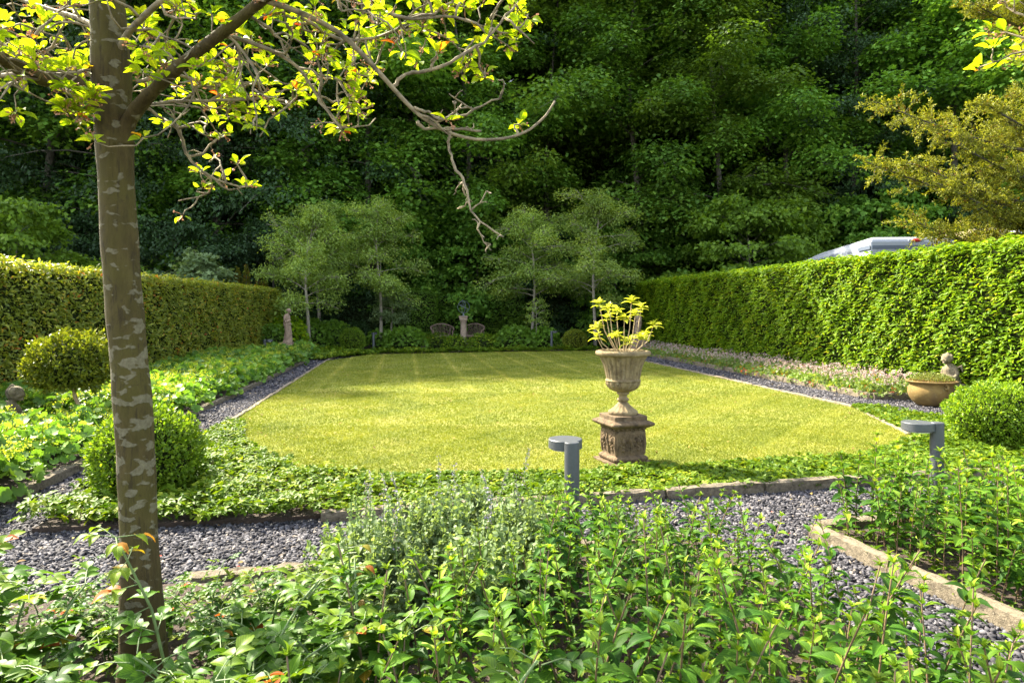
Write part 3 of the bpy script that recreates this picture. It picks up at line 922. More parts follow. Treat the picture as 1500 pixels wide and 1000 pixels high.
# ------------------------------------------------------------------ mint and other plants close to the camera
def mint_geo(r, h, leaf):
    q = MB(); parts = []
    lean = r.normal(0, .14, 2); tone = r.normal(0, .10)
    ts = np.linspace(0, 1, 7)
    path = np.stack([lean[0] * ts ** 1.5 * h, lean[1] * ts ** 1.5 * h, ts * h], 1)
    q.tube(path, np.linspace(.0040, .0022, 7), 5, False)
    nn_ = int(h / .038); a0 = r.uniform(0, PI)
    for i in range(2, nn_ + 1):
        t = i / nn_; p = np.array([np.interp(t, ts, path[:, c]) for c in range(3)])
        s = leaf * (.75 + .6 * math.sin(PI * min(1, t * .95)) if t < .86 else 1.0 - (t - .86) * 3.8) * r.uniform(.85, 1.15)
        if t < .3 and r.random() < .5: continue
        el = .15 + .9 * max(0, t - .72) / .28 - .35 * (1 - t)
        for sgn in (0, PI):
            a = a0 + i * PI / 2 + sgn + r.normal(0, .22)
            e = el + r.normal(0, .28)
            d = np.array((math.cos(a) * math.cos(e), math.sin(a) * math.cos(e), math.sin(e)))
            nv = np.array((-math.cos(a) * math.sin(e), -math.sin(a) * math.sin(e), math.cos(e))) + r.normal(0, .18, 3)
            cv = np.clip((.32 if t < .75 else .32 + (t - .75) * 2.4) + tone + r.normal(0, .15), 0, 1)
            parts.append(leaves(LONG, [p + d * .006], d, nv, s * r.uniform(.8, 1.12), r.uniform(.46, .60), cv if r.random() > .025 else 1.0))
            if t < .9 and t > .35 and r.random() < .6:             # young pair in the axil
                for _ in range(2):
                    d2 = nrm(d * .7 + (0, 0, .8) + r.normal(0, .3, 3))
                    parts.append(leaves(OVATE, [p + d2 * .012], d2, nv, s * r.uniform(.3, .5), .5, .75))
    top = path[-1]
    for k in range(7):
        a = k * 2.4; e = 1.25 - k * .12
        d = np.array((math.cos(a) * math.cos(e), math.sin(a) * math.cos(e), math.sin(e)))
        parts.append(leaves(LONG, [top], d, np.array((-math.cos(a), -math.sin(a), .5)), leaf * (.26 + .045 * k), .5, .95 - .03 * k))
    return q, parts


def mints(nv, hs, leaf, label, group, seed, name='mint_plant'):
    out = []
    r = np.random.default_rng(seed)
    for k in range(nv):
        root = thing(name, label, 'mint', (0, 0, -50), 0, group)
        q, parts = mint_geo(r, r.uniform(*hs), leaf * r.uniform(.9, 1.15))
        q.build('stem', M['stem'], root, True); leafobj('foliage', parts, M['mint'], root, True)
        out.append(root)
    return out


def plant_out(protos, pts, r, sc=(.85, 1.15), hfun=None, z=.04):
    used = [False] * len(protos)
    for i, (x, y) in enumerate(pts):
        k = int(r.integers(0, len(protos))); s_ = r.uniform(*sc) * (hfun(x, y) if hfun else 1)
        tl = (r.normal(0, .05), r.normal(0, .05))
        if not used[k]:
            o = protos[k]; o.location = (x, y, z); o.rotation_euler = (tl[0], tl[1], r.uniform(0, 6.2)); o.scale = (s_,) * 3; used[k] = True
        else: dup(protos[k], (x, y, z), r.uniform(0, 6.2), s_, tilt=tl)
    for k, u in enumerate(used):
        if not u:
            for ch in list(protos[k].children): bpy.data.objects.remove(ch)
            bpy.data.objects.remove(protos[k])


def scatter_pts(poly, dist, r, tries=6000, cond=None):
    P = np.array(poly); lo = P.min(0); hi = P.max(0); out = []
    for _ in range(tries):
        x, y = r.uniform(lo[0], hi[0]), r.uniform(lo[1], hi[1])
        if not bool(inside(poly, np.array([x]), np.array([y]))[0]): continue
        if cond and not cond(x, y): continue
        if all((x - a) ** 2 + (y - b_) ** 2 > dist ** 2 for a, b_ in out): out.append((x, y))
    return out


r = np.random.default_rng(91)
MINT_C = [(-.55, 1.55), (.15, 1.5), (1.62, 1.5), (1.50, 2.5), (1.12, 3.75), (.75, 4.15), (.15, 4.1), (.1, 3.0), (-.35, 2.6)]
pts = scatter_pts(MINT_C, .113, r, 7000) + [(.30, 3.93), (.47, 3.98), (.62, 4.1), (.2, 4.08), (.55, 3.85), (.72, 4.22), (.36, 3.78)]
pm = mints(14, (.40, .63), .059, 'upright mint plant with toothed leaves and red brown stem in the front bed', 'mint plants of the front bed', 92)
plant_out(pm, pts, r, (.85, 1.12), lambda x, y: 1.06 - .155 * max(0, y - 2.2) - .10 * max(0, x - .9))
RMINT_P = [(2.07, 4.42), (2.7, 4.66), (5.5, 5.35), (5.2, 4.0), (3.4, 1.9), (2.8, 1.9), (2.46, 3.0)]
pts = scatter_pts(RMINT_P, .094, r, 6000, lambda x, y: x < .80 * y + .3)
pts += scatter_pts(RMINT_P, .34, r, 600, lambda x, y: x >= .82 * y + .3)
pm = mints(9, (.38, .56), .066, 'mint plant with toothed leaves in the right bed', 'mint plants of the right bed', 93, 'right_bed_mint')  # same mint build as the front bed, shorter with slightly larger leaves
plant_out(pm, pts, r, (.8, 1.15), lambda x, y: (.76 if abs(x - .625 * y) < .13 and y > 3.7 else 1.06) if y > 3.4 else .9)

# catmint: grey green cloud of tiny leaves with thin flower spires
CAT = []
for k in range(3):
    r = np.random.default_rng(120 + k)
    root = thing('catmint_plant', 'feathery grey green catmint with thin pale spires in the front bed', 'catmint', (0, 0, -50), 0, 'catmint plants in the front bed')
    q = MB(); parts = []; fl = []
    for _ in range(44):
        a = r.uniform(0, 2 * PI); e = r.uniform(.1, .95); h = r.uniform(.26, .42) * (1 - .25 * e)
        d = np.array((math.cos(a) * math.sin(e), math.sin(a) * math.sin(e), math.cos(e)))
        b0 = np.array((math.cos(a), math.sin(a), 0)) * r.uniform(0, .06)
        ts = np.linspace(0, 1, 5)[:, None]; path = b0 + d * h * ts + np.array((0, 0, .06)) * ts ** 2
        q.tube(path, .0018, 3, False)
        for t in np.arange(.18, 1.0, .055):
            p = b0 + d * h * t + np.array((0, 0, .06)) * t * t; n = 5
            parts.append(leaves(OVATE, p + r.normal(0, .006, (n, 3)), nrm(rv(r, n) + d * .4), nrm(rv(r, n) + (0, 0, 1)), r.uniform(.022, .042, n) * (1.1 - .4 * t), .72, np.clip(r.normal(.5, .25, n), 0, 1)))
    for _ in range(1):
        a = r.uniform(0, 2 * PI); e = r.uniform(0, .3); h = r.uniform(.44, .60)
        d = np.array((math.cos(a) * math.sin(e), math.sin(a) * math.sin(e), math.cos(e)))
        q.tube([(0, 0, 0), d * h], [.002, .0014], 4, False)
        for t in np.arange(.72, 1.0, .045):
            n = 7; fl.append(leaves(QUAD, d * h * t + r.normal(0, .006, (n, 3)), rv(r, n), rv(r, n), r.uniform(.007, .013, n), .8, r.random(n)))
    q.build('stem', M['greenstem'], root); leafobj('foliage', parts, M['catmint'], root); leafobj('flowers', fl, M['catflower'], root)['kind'] = 'stuff'
    CAT.append(root)
r = np.random.default_rng(125)
plant_out(CAT, [(-.62, 3.3), (-.46, 3.45), (-.20, 3.55), (-.50, 3.05), (-.15, 3.2), (.05, 3.7), (-.02, 3.85), (-.32, 3.8), (-.58, 3.62), (.04, 3.45), (-.38, 3.62), (-.72, 3.5), (-.68, 3.15)], r, (1.0, 1.25))


# roses, front left
def cane_path(b0, d0, h, out, n=9):
    ts = np.linspace(0, 1, n)[:, None]
    return b0 + np.array((d0[0], d0[1], 0)) * out * ts ** 1.6 + np.array((0, 0, h)) * (ts - .22 * ts ** 3)


ROSE = []
for k in range(4):
    r = np.random.default_rng(140 + k)
    root = thing('rose_bush', 'rose bush with large glossy oval leaves and reddish shoots beside the tree trunk', 'rose', (0, 0, -50), 0, 'rose bushes in the front left corner')
    q = MB(); parts = []
    for _ in range(6):
        a = r.uniform(0, 2 * PI); h = r.uniform(.38, .72); d0 = (math.cos(a), math.sin(a))
        path = cane_path(np.array((d0[0] * .03, d0[1] * .03, 0.)), d0, h, r.uniform(.12, .3))
        q.tube(path, np.linspace(.0065, .003, len(path)), 6, False)
        for i in range(2, 9):
            for side in (0, 1):
                if r.random() < .12: continue
                p = path[i] + r.normal(0, .008, 3); aa = r.uniform(0, 2 * PI); e = r.uniform(-.1, .6)
                rd = np.array((math.cos(aa) * math.cos(e), math.sin(aa) * math.cos(e), math.sin(e)))
                L = r.uniform(.07, .12); tip = p + rd * L - np.array((0, 0, .02))
                q.tube([p, p + rd * L * .5, tip], [.0018, .0015, .0012], 4, False)
                sd = nrm(np.cross(rd, (0, 0, 1))); up = np.cross(sd, rd) + r.normal(0, .15, 3)
                cv = (r.normal(.4, .2) if i < 7 else r.normal(.62, .2))
                cv = min(max(cv, 0), 1); sz = r.uniform(.046, .068) * (1 if i < 7 else .8)
                for (f_, sg) in ((.45, 1), (.45, -1), (.8, 1), (.8, -1), (1.0, 0)):
                    dd = nrm(rd * (.45 if sg else 1) + sd * sg * .9 + r.normal(0, .12, 3) - (0, 0, .1))
                    parts.append(leaves(ROSEL, [p + (tip - p) * f_], dd, up, sz * (1.1 if sg == 0 else .9), .74, min(1, max(0, cv + r.normal(0, .06)))))
    q.build('cane', M['canestem'], root, True); leafobj('foliage', parts, M['rose'], root, True)
    ROSE.append(root)
r = np.random.default_rng(150)
plant_out(ROSE, [(-1.95, 2.3), (-2.2, 2.7), (-2.5, 2.95), (-1.42, 1.62), (-1.70, 1.9), (-1.20, 1.36), (-.46, 1.70), (-.70, 2.35), (-.26, 1.40), (-.42, 2.05), (-1.9, 2.0), (-2.4, 2.5), (-1.68, 2.85), (-1.3, 2.9), (-1.0, 2.85), (-1.12, 2.7), (-1.5, 2.75), (-1.82, 2.6), (-.86, 2.7), (-.9, 2.45), (-2.0, 2.95), (-.62, 2.65), (-1.1, 3.05), (-1.55, 3.05), (-.84, 1.98), (-.60, 2.02), (-1.66, 2.2), (-1.98, 2.05), (-1.86, 1.75), (-.68, 1.72), (-1.52, 2.05)], r, (.95, 1.3), lambda x, y: 1.0 if y < 2.6 else .5)
for (bx, by, lab, pts_) in ((-.56, 2.45, 'single rose shoot with orange young leaves in front of the catmint', [(0, 0, .0), (.0, -.02, .3), (-.02, -.03, .62)]),
                            (-1.02, 2.02, 'arching rose shoot with bronze tip crossing the tree trunk', [(.03, 0, 0), (.02, -.02, .35), (-.02, -.05, .6), (-.10, -.09, .82)])):
    r = np.random.default_rng(int(-bx * 100)); root = thing('rose_shoot', lab, 'rose', (bx, by, .04))
    q = MB(); P = np.array(pts_, float); q.tube(P, np.linspace(.006, .0028, len(P)), 6, False); parts = []
    for t in np.linspace(.25, 1, 8):
        i = t * (len(P) - 1); j = min(int(i), len(P) - 2); p = P[j] + (P[j + 1] - P[j]) * (i - j)
        for _ in range(2 if t < .95 else 4):
            aa = r.uniform(0, 2 * PI); e = r.uniform(.0, .5); rd = np.array((math.cos(aa) * math.cos(e), math.sin(aa) * math.cos(e), math.sin(e) - .1))
            tip = p + rd * .07; q.tube([p, tip], [.0018, .0012], 4, False); sd = nrm(np.cross(rd, (0, 0, 1)))
            for sg in (-1, 0, 1):
                parts.append(leaves(LONG, [tip - rd * .02 * abs(sg)], nrm(rd + sd * sg * 1.0 - (0, 0, .5 * (t > .8))), (0, 0, 1), .06 if t < .8 else .045, .6, r.uniform(.3, .6) if t < .75 else r.uniform(.8, .99)))
    q.build('cane', M['canestem'], root, True); leafobj('foliage', parts, M['rose'], root, True)


# ------------------------------------------------------------------ bollard lamps
def bollard(loc, rz, label, h=.67):
    root = thing('bollard_lamp', label, 'bollard lamp', loc, rz)
    q = MB(); q.lathe([(.046, 0), (.046, h - .004), (.043, h)], 32); q.build('post', M['bollard'], root, True).modifiers.new('e', 'EDGE_SPLIT')
    q = MB(); q.lathe([(.100, 0), (.106, .004), (.106, .056), (.102, .06)], 48, None, (.125, 0, h - .062)); o = q.build('lamp_head', M['bollard'], root, True); o.modifiers.new('e', 'EDGE_SPLIT')
    q = MB(); q.lathe([(.085, 0), (.085, .006)], 32, None, (.125, 0, h - .069)); q.build('diffuser', M['diffuser'], root)
    return root


bollard((.366, 4.17, .03), PI / 2 + .25, 'grey bollard lamp with disc head in front of the urn pedestal')
bollard((3.05, 4.9, .03), PI * .93, 'grey bollard lamp with disc head among the right mint plants')
bollard((547 / 1000 * 25 - .75 * 25, 25.0, .03), PI / 2, 'dark bollard lamp behind the far left box ball')
bollard(((808 - 750) / 1000 * 25.3, 25.3, .03), .3, 'dark bollard lamp beside the far right box ball', .72)
bollard(((388 - 750) / 1000 * 20.2, 20.2, .03), 0.1, 'dark bollard lamp before the left hedge near the stone lady', .62)


# ------------------------------------------------------------------ urn, pedestal, hydrangea
UX, UY = 1.06, 6.52
ped = thing('pedestal', 'square carved stone pedestal at the front of the lawn', 'pedestal', (UX, UY, .035), .33)
q = MB(); q.square([(.215, 0), (.215, .05)], cut=.03); q.build('plinth', M['pedestal'], ped, bevel=.006)
q = MB(); q.square([(.166, .05), (.170, .06), (.178, .07), (.180, .085), (.168, .100), (.148, .110), (.148, .13), (.156, .20), (.162, .27), (.160, .320), (.148, .345), (.150, .355), (.172, .368)], cut=.10)
for f in range(4):                                     # carved relief on the four faces
    a = f * PI / 2; ca, sa = math.cos(a), math.sin(a)

    def fp(u, v, dpt): return (u * ca + dpt * sa, u * sa - dpt * ca, v)
    for uu in (-.078, .078):
        for k in range(9):
            t = k / 8 * 2 * PI
            q.blob(fp(uu + .040 * math.cos(t), .245 + .052 * math.sin(t), .158), .013, 7)
        q.blob(fp(uu, .245, .157), (.026, .026, .034), 8)
        q.blob(fp(uu, .165, .150), (.02, .02, .018), 7)
    q.tube([fp(0, .13, .150), fp(.012, .20, .161), fp(-.01, .26, .165), fp(0, .33, .156)], [.012, .014, .016, .01], 6)
    for uu in (-.140, .140):
        q.tube([fp(uu, .12, .146), fp(uu, .22, .156), fp(uu, .34, .148)], [.012, .015, .012], 6)
    for k in range(7):
        q.blob(fp(-.132 + k * .044, .358, .156), (.02, .02, .014), 6)
q.build('die', M['pedestal'], ped)
q = MB(); q.square([(.176, .368), (.200, .382), (.220, .395), (.225, .408), (.217, .418), (.192, .430), (.170, .437), (.170, .475), (.165, .48)], cut=.05); q.build('cornice', M['pedestal'], ped, bevel=.005)

urn = thing('urn', 'fluted stone urn standing on the carved pedestal', 'urn', (UX, UY, .513), .1)


def flute(a, z, r_):
    if z > .33 and z < .555: return 1 + .095 * (abs(math.sin(a * 13)) ** .7 - .5) * min(1, (z - .33) / .04, (.56 - z) / .03)
    if .215 < z < .318: return 1 + .08 * (abs(math.sin(a * 8)) - .5)
    if .035 < z < .10: return 1 + .03 * math.sin(a * 16)
    return 1.0


prof = [(.132, 0), (.140, .006), (.140, .028), (.134, .036), (.112, .05), (.082, .075), (.058, .10), (.045, .115), (.040, .122), (.056, .132), (.058, .145), (.050, .156), (.038, .163), (.040, .185), (.058, .195), (.060, .205),
        (.056, .212), (.085, .222), (.118, .238), (.142, .26), (.156, .285), (.160, .305), (.158, .315), (.168, .318), (.168, .330), (.156, .333), (.158, .35), (.163, .39), (.170, .43), (.181, .47), (.197, .51), (.216, .54), (.222, .553), (.230, .556),
        (.252, .562), (.262, .575), (.263, .592), (.256, .604), (.240, .610), (.222, .606), (.214, .592), (.205, .56)]
q = MB(); q.lathe(prof, 208, flute); q.build('bowl', M['urn'], urn, True)
q = MB(); q.lathe([(.21, .55), (.21, .575), (.1, .585)], 24); q.build('potting_soil', M['soil'], urn, True)

hyd = thing('hydrangea', 'yellow green hydrangea growing in the stone urn', 'potted plant', (UX, UY, 1.085))
r = np.random.default_rng(200)
q = MB(); parts = []
tips = [(878, 441, .02), (892, 447, -.05), (889, 462, .08), (904, 452, .10), (925, 436, 0), (940, 446, .05), (930, 455, -.1), (915, 462, .06), (873, 475, -.03), (874, 489, .05), (958, 472, .02), (902, 487, -.1), (936, 490, -.12), (947, 487, .1), (915, 497, -.12), (925, 494, .1)]
for (px, py, dy) in tips:
    t = at(px, py + 4, UY + dy) - np.array((UX, UY, 1.085)); t[1] = dy * 1.4
    b0 = np.array((t[0] * .25, t[1] * .3, -.01)); mid = b0 * .45 + t * .55 + np.array((t[0] * .12, 0, -.03))
    q.tube([b0, mid, t], [.006, .005, .004], 6, False)
    for lev, (n, s, el) in enumerate(((4, .092, .12), (5, .085, .55), (4, .056, 1.0))):
        for k in range(n):
            a = k * 2 * PI / n + lev * .7 + r.normal(0, .15); e = el + r.normal(0, .15)
            d = np.array((math.cos(a) * math.cos(e), math.sin(a) * math.cos(e), math.sin(e)))
            parts.append(leaves(LONG, [t + (0, 0, .015 * lev - .02)], d, (-d[0] * .6, -d[1] * .6, 1), s * r.uniform(.8, 1.15), .58, np.clip(r.normal(.5, .25), 0, 1)))
q.build('stem', M['brownstem'], hyd, True); leafobj('foliage', parts, M['hydr'], hyd, True)

# ------------------------------------------------------------------ statues
def lady(loc, rz, label, mirror=1):
    root = thing('statue', label, 'statue', loc, rz)
    q = MB(); q.square([(.20, 0), (.20, .42), (.18, .45), (.18, .50)], cut=.05); q.build('plinth', M['statue'], root, bevel=.01)
    q = MB(); z0 = .5
    m_ = mirror
    q.lathe([(.15, 0), (.145, .03), (.14, .05)], 16, None, (0, 0, z0 - .005))
    q.tube([(.02, 0, z0 + .03), (.03, 0, z0 + .2), (.01, .01, z0 + .42), (-.02, .01, z0 + .56), (-.02, 0, z0 + .62)], [.125, .112, .115, .122, .10], 14, True, .85)      # draped legs
    for k, a in enumerate((-1.2, -.6, 0, .6, 1.2, 2.2, 3.6)):                                                                      # folds
        q.tube([(.02 + .12 * math.cos(a), .10 * math.sin(a), z0 + .03), (.03 + .10 * math.cos(a + .1), .09 * math.sin(a + .1), z0 + .3), (.095 * math.cos(a + .4), .09 * math.sin(a + .4), z0 + .55)], [.024, .017, .012], 6)
    q.tube([(-.02, 0, z0 + .58), (-.025, 0, z0 + .66), (-.02, 0, z0 + .76), (.0, 0, z0 + .83), (.02, 0, z0 + .87)], [.098, .084, .098, .085, .045], 14, True, 1.15)      # torso
    q.tube([(.01, 0, z0 + .83), (.035, 0, z0 + .90), (.05, 0, z0 + .94)], [.036, .032, .034], 8)
    q.blob((.062, 0, z0 + .975), (.062, .052, .070), 14)
    q.blob((.045, 0, z0 + 1.0), (.070, .06, .055), 12); q.blob((-.015, 0, z0 + .985), (.038, .04, .036), 10); q.blob((.122, 0, z0 + .962), (.014, .012, .016), 6)
    q.tube([(.0, -.105, z0 + .82), (-.03, -.135, z0 + .70), (.0, -.13, z0 + .62), (.09, -.07, z0 + .67), (.115, -.02, z0 + .70)], [.036, .033, .030, .025, .024], 8)
    q.tube([(.0, .105, z0 + .82), (-.03, .13, z0 + .69), (.02, .12, z0 + .60), (.10, .05, z0 + .56)], [.036, .033, .029, .024], 8)
    q.tube([(-.09, .02, z0 + .60), (.0, -.11, z0 + .57), (.11, -.02, z0 + .55), (.05, .11, z0 + .57)], [.025, .028, .026, .022], 7)
    q.build('figure', M['statue'], root, True, remesh=.011)
    return root


lady(((421 - 750) / 1000 * 21.2, 21.2, .02), -.15, 'small stone statue of a draped lady beside the left hedge')
lady(((935 - 750) / 1000 * 23.5, 23.5, .02), PI + .4, 'stone statue of a lady at the end of the right hedge behind the urn')


def cherub(loc, rz, label, arm=True, sc=1.0):
    root = thing('cherub_statue', label, 'statue', loc, rz); root.scale = (sc,) * 3
    q = MB()
    q.blob((0, 0, .05), (.2, .16, .06), 14)
    q.tube([(0, 0, .06), (-.03, 0, .16), (0, 0, .30), (.02, 0, .36)], [.12, .115, .10, .05], 12, True, 1.1)
    q.tube([(.02, 0, .33), (.05, 0, .40)], [.042, .04], 8)
    q.blob((.075, 0, .455), (.085, .078, .088), 14)
    q.blob((.155, 0, .435), (.016, .016, .02), 7); q.blob((.135, .035, .43), (.026, .026, .026), 7); q.blob((.135, -.035, .43), (.026, .026, .026), 7); q.blob((.135, 0, .385), (.03, .03, .02), 7)
    r = np.random.default_rng(7)
    for _ in range(46):
        u = rv(r, 1)[0]
        if u[2] < -.1 and u[0] > -.3: continue
        if u[0] > .62 and u[2] < .5: continue
        q.blob((.066 + u[0] * .082, u[1] * .076, .47 + u[2] * .082), .021, 6)
    for s_ in (-1, 1):
        if arm: q.tube([(.0, .10 * s_, .30), (.04, .14 * s_, .20), (.15, .11 * s_, .13), (.26, .07 * s_, .10)], [.04, .036, .032, .028], 8)
        else: q.tube([(.0, .10 * s_, .30), (.0, .14 * s_, .2), (.06, .12 * s_, .11)], [.04, .036, .03], 8)
        q.tube([(.0, .07 * s_, .09), (.15, .10 * s_, .13), (.22, .09 * s_, .03)], [.07, .055, .04], 8)
        q.tube([(-.09, .04 * s_, .28), (-.14, .10 * s_, .33), (-.13, .13 * s_, .22)], [.02, .03, .012], 7)
    q.build('figure', M['putto'], root, True, remesh=.011)
    return root


ch1 = cherub((-6.04, 8.2, .03), .05, 'curly haired stone cherub leaning forward in the left bed', True, 1.05)
q = MB(); q.square([(.2, -.26), (.2, 0.0), (.17, .03)], cut=.06); q.build('base', M['putto'], ch1, bevel=.01)
ch2 = cherub((7.22, 11.25, .28), PI * 1.1, 'curly haired stone child looking down behind the ochre pot', False, .95)
q = MB(); q.square([(.17, -.29), (.17, 0.0), (.15, .03)], cut=.06); q.build('base', M['putto'], ch2, bevel=.01)

# ------------------------------------------------------------------ ochre pot with sedum
pot = thing('garden_pot', 'wide ochre glazed bowl on the gravel before the laurel hedge', 'pot', (6.55, 10.65, .03), .2)
q = MB(); q.lathe([(.20, 0), (.22, .01), (.27, .06), (.315, .13), (.335, .20), (.33, .26), (.305, .31), (.30, .325), (.325, .345), (.355, .365), (.36, .38), (.34, .385), (.30, .37), (.28, .33)], 48); q.build('bowl', M['pot'], pot, True)
for a in (-1.75, 1.4):
    q = MB(); th = np.linspace(0, 4.6, 14); ca, sa = math.cos(a), math.sin(a)
    q.tube([((.325 + .012 * t) * ca - (.045 - .006 * t) * math.sin(t) * sa, (.325 + .012 * t) * sa + (.045 - .006 * t) * math.sin(t) * ca, .30 + (.045 - .006 * t) * math.cos(t)) for t in th], np.linspace(.02, .012, 14), 8)
    q.build('scroll_handle', M['pot'], pot, True)
q = MB(); q.lathe([(.29, .32), (.29, .345), (.1, .36)], 24); q.build('potting_soil', M['soil'], pot, True)
r = np.random.default_rng(210); n = 2600
a = r.uniform(0, 2 * PI, n); q_ = .30 * np.sqrt(r.random(n)); hh = r.random(n) ** 1.2
P = np.stack([q_ * np.cos(a), q_ * np.sin(a), .35 + .13 * hh * (1 - (q_ / .36) ** 2) + .02], 1)
sed = leafobj('sedum', leaves(QUAD, P, nrm(rv(r, n) * .6 + (0, 0, 1)), rv(r, n), r.uniform(.02, .045, n), .35, np.clip(.9 - .8 * hh + r.normal(0, .15, n), 0, 1)), M['sedum'])
sed.location = (6.55, 10.65, .03); tag(sed, 'reddish green sedum filling the ochre pot', 'potted plant')
q = MB(); q.box((6.66, 10.02, .035), (.5, .3, .06), -.1); slab = q.build('stone_slab', M['kerb'], bevel=.01); tag(slab, 'small square stone slab on the gravel before the ochre pot', 'slab')

# ------------------------------------------------------------------ sundial, garden chair
sd = thing('sundial', 'armillary sundial on a round stone pillar in front of the garden chair pair', 'sundial', ((679 - 750) / 1000 * 27, 27.0, .05))
q = MB(); q.lathe([(.19, 0), (.19, .12), (.15, .15), (.128, .18), (.122, .95), (.122, 1.0), (.14, 1.01), (.14, 1.03), (.128, 1.04), (.128, 1.05)], 24); q.build('pillar', M['pillar'], sd, True)
q = MB(); q.square([(.13, 1.05), (.155, 1.10), (.155, 1.17), (.18, 1.21), (.18, 1.245)], cut=.03); q.build('capital', M['pillar'], sd, bevel=.006)
q = MB(); q.lathe([(.06, 1.245), (.06, 1.26), (.025, 1.29), (.035, 1.33), (.018, 1.36)], 14)
th = np.linspace(0, 2 * PI, 40)
for (rr, ax) in ((.235, 0), (.225, 1), (.23, 2)):
    ring = []
    for t in th:
        c, s_ = rr * math.cos(t), rr * math.sin(t)
        v = Vector((c, s_, 0)) if ax == 2 else (Vector((c, 0, s_)) if ax == 0 else Vector((0, c, s_)))
        v.rotate(Matrix.Rotation(.5, 3, 'Y') if ax == 2 else Matrix.Rotation(.25 if ax == 0 else .4, 3, 'Z'))
        ring.append((v.x, v.y, v.z + 1.60))
    q.tube(ring, .011, 6, False)
q.tube([(.07, 0, 1.34), (-.04, 0, 1.86)], [.010, .010], 6); q.tube([(-.035, 0, 1.83), (-.048, 0, 1.90)], [.03, .004], 8)
q.build('armillary_sphere', M['verdigris'], sd, True)


def seat(loc, rz, label):
    root = thing('garden_chair', label, 'garden chair', loc, rz)
    W = .47
    sx = np.linspace(-1, 1, 13)
    def rail(t): return (W * t, .22 - .26 * t * t, .90 - .13 * t * t)
    q = MB(); q.tube([rail(t) for t in sx], .035, 8, True, .7); q.build('top_rail', M['wood'], root, True)
    q = MB()
    for t in np.linspace(-.9, .9, 15):
        p = np.array(rail(t)); b0 = np.array((p[0] * .82, p[1] - .03, .44))
        q.tube([b0, p], .016, 5, True, .6)
    q.build('back_slats', M['wood'], root)
    q = MB()
    for k in range(6): q.box((0, -.22 + .085 * k, .42), (.80 - .012 * k, .07, .025))
    q.box((0, -.26, .385), (.80, .03, .05)); q.build('seat', M['wood'], root, bevel=.004)
    for s_ in (-1, 1):
        q = MB(); q.tube([(W * s_, -.04, .77), (W * s_ * 1.02, -.14, .68), (W * s_ * .98, -.26, .64)], .03, 8, True, .7); q.build('armrest', M['wood'], root, True)
        q = MB(); q.tube([(.38 * s_, -.25, 0), (.42 * s_, -.26, .64)], .027, 6); q.build('leg', M['wood'], root)
        q = MB(); q.tube([(.33 * s_, .22, 0), (.36 * s_, .17, .44), (.42 * s_, .06, .80)], .027, 6); q.build('leg', M['wood'], root)
    return root


seat(((647 - 750) / 1000 * 28.6, 28.6, .05), .30, 'weathered wooden garden chair with curved slatted back left of the sundial')
seat(((694 - 750) / 1000 * 28.6, 28.8, .05), -.25, 'weathered wooden garden chair with curved slatted back right of the sundial')


# ------------------------------------------------------------------ trees
def leaf_tree(r, H, R, z0, nl, ntw, nlf, leaf, wid, up=.25, droop=.35, shape=None, trunk_r=None, jit=.10, tm=QUAD, flat=.5, bare=.25, lv=(.7, 1.15)):
    """trunk + limbs in one builder, leaves laid along drooping twigs in flat sprays"""
    q = MB(); parts = []
    tr = trunk_r or H * .014
    ts = np.linspace(0, 1, 9); ph = r.uniform(0, 6)
    path = np.stack([.02 * H * np.sin(ts * 3 + ph) * ts, .02 * H * np.cos(ts * 2.6 + ph) * ts, ts * H], 1)
    q.tube(path, tr * (1.15 - ts) ** .8, 9)
    shape = shape or (lambda t: math.sin(PI * min(.9, t * .72 + .2)) ** .7)
    for i in range(nl):
        t = (i + .5) / nl; z = z0 + (H - z0) * t
        p0 = np.array([np.interp(z / H, ts, path[:, c]) for c in range(3)])
        L = R * shape(t) * r.uniform(*lv); az = i * 2.4 + r.normal(0, .3)
        o = np.array((math.cos(az), math.sin(az), 0)); e = up + .7 * t ** 2 + r.normal(0, .12)
        s5 = np.linspace(0, 1, 6)
        limb = p0 + o * (L * math.cos(e) * s5)[:, None] + np.array((0, 0, 1.)) * (L * (math.sin(e) * s5 - droop * s5 ** 2.5 * .6))[:, None]
        q.tube(limb, np.linspace(max(.012, tr * .32 * (1.1 - t)), .008, 6), 5, False)
        for j in range(ntw):
            s = bare + (1 - bare) * r.random() ** .75
            b0 = np.array([np.interp(s, s5, limb[:, c]) for c in range(3)])
            a2 = az + r.choice((-1, 1)) * r.uniform(.25, 1.4); tl = (.28 + .3 * (1 - s)) * L * r.uniform(.6, 1.2) + .15
            td = np.array((math.cos(a2), math.sin(a2), r.normal(-.05, .18)))
            u = r.random(nlf) ** .8
            P = b0 + td * (tl * u)[:, None] + r.normal(0, 1, (nlf, 3)) * (jit, jit, jit * flat) - np.array((0, 0, 1.)) * (droop * .5 * tl * u ** 2)[:, None]
            d = nrm(td * .6 + rv(r, nlf) * .9 - (0, 0, .35)); nn = nrm(rv(r, nlf) * .55 + o * .35 + (0, 0, .85))
            parts.append(leaves(tm, P, d, nn, leaf * r.uniform(.6, 1.25, nlf), wid, np.clip(r.normal(.5, .22, nlf) + r.normal(0, .12), 0, 1)))
    return q, parts


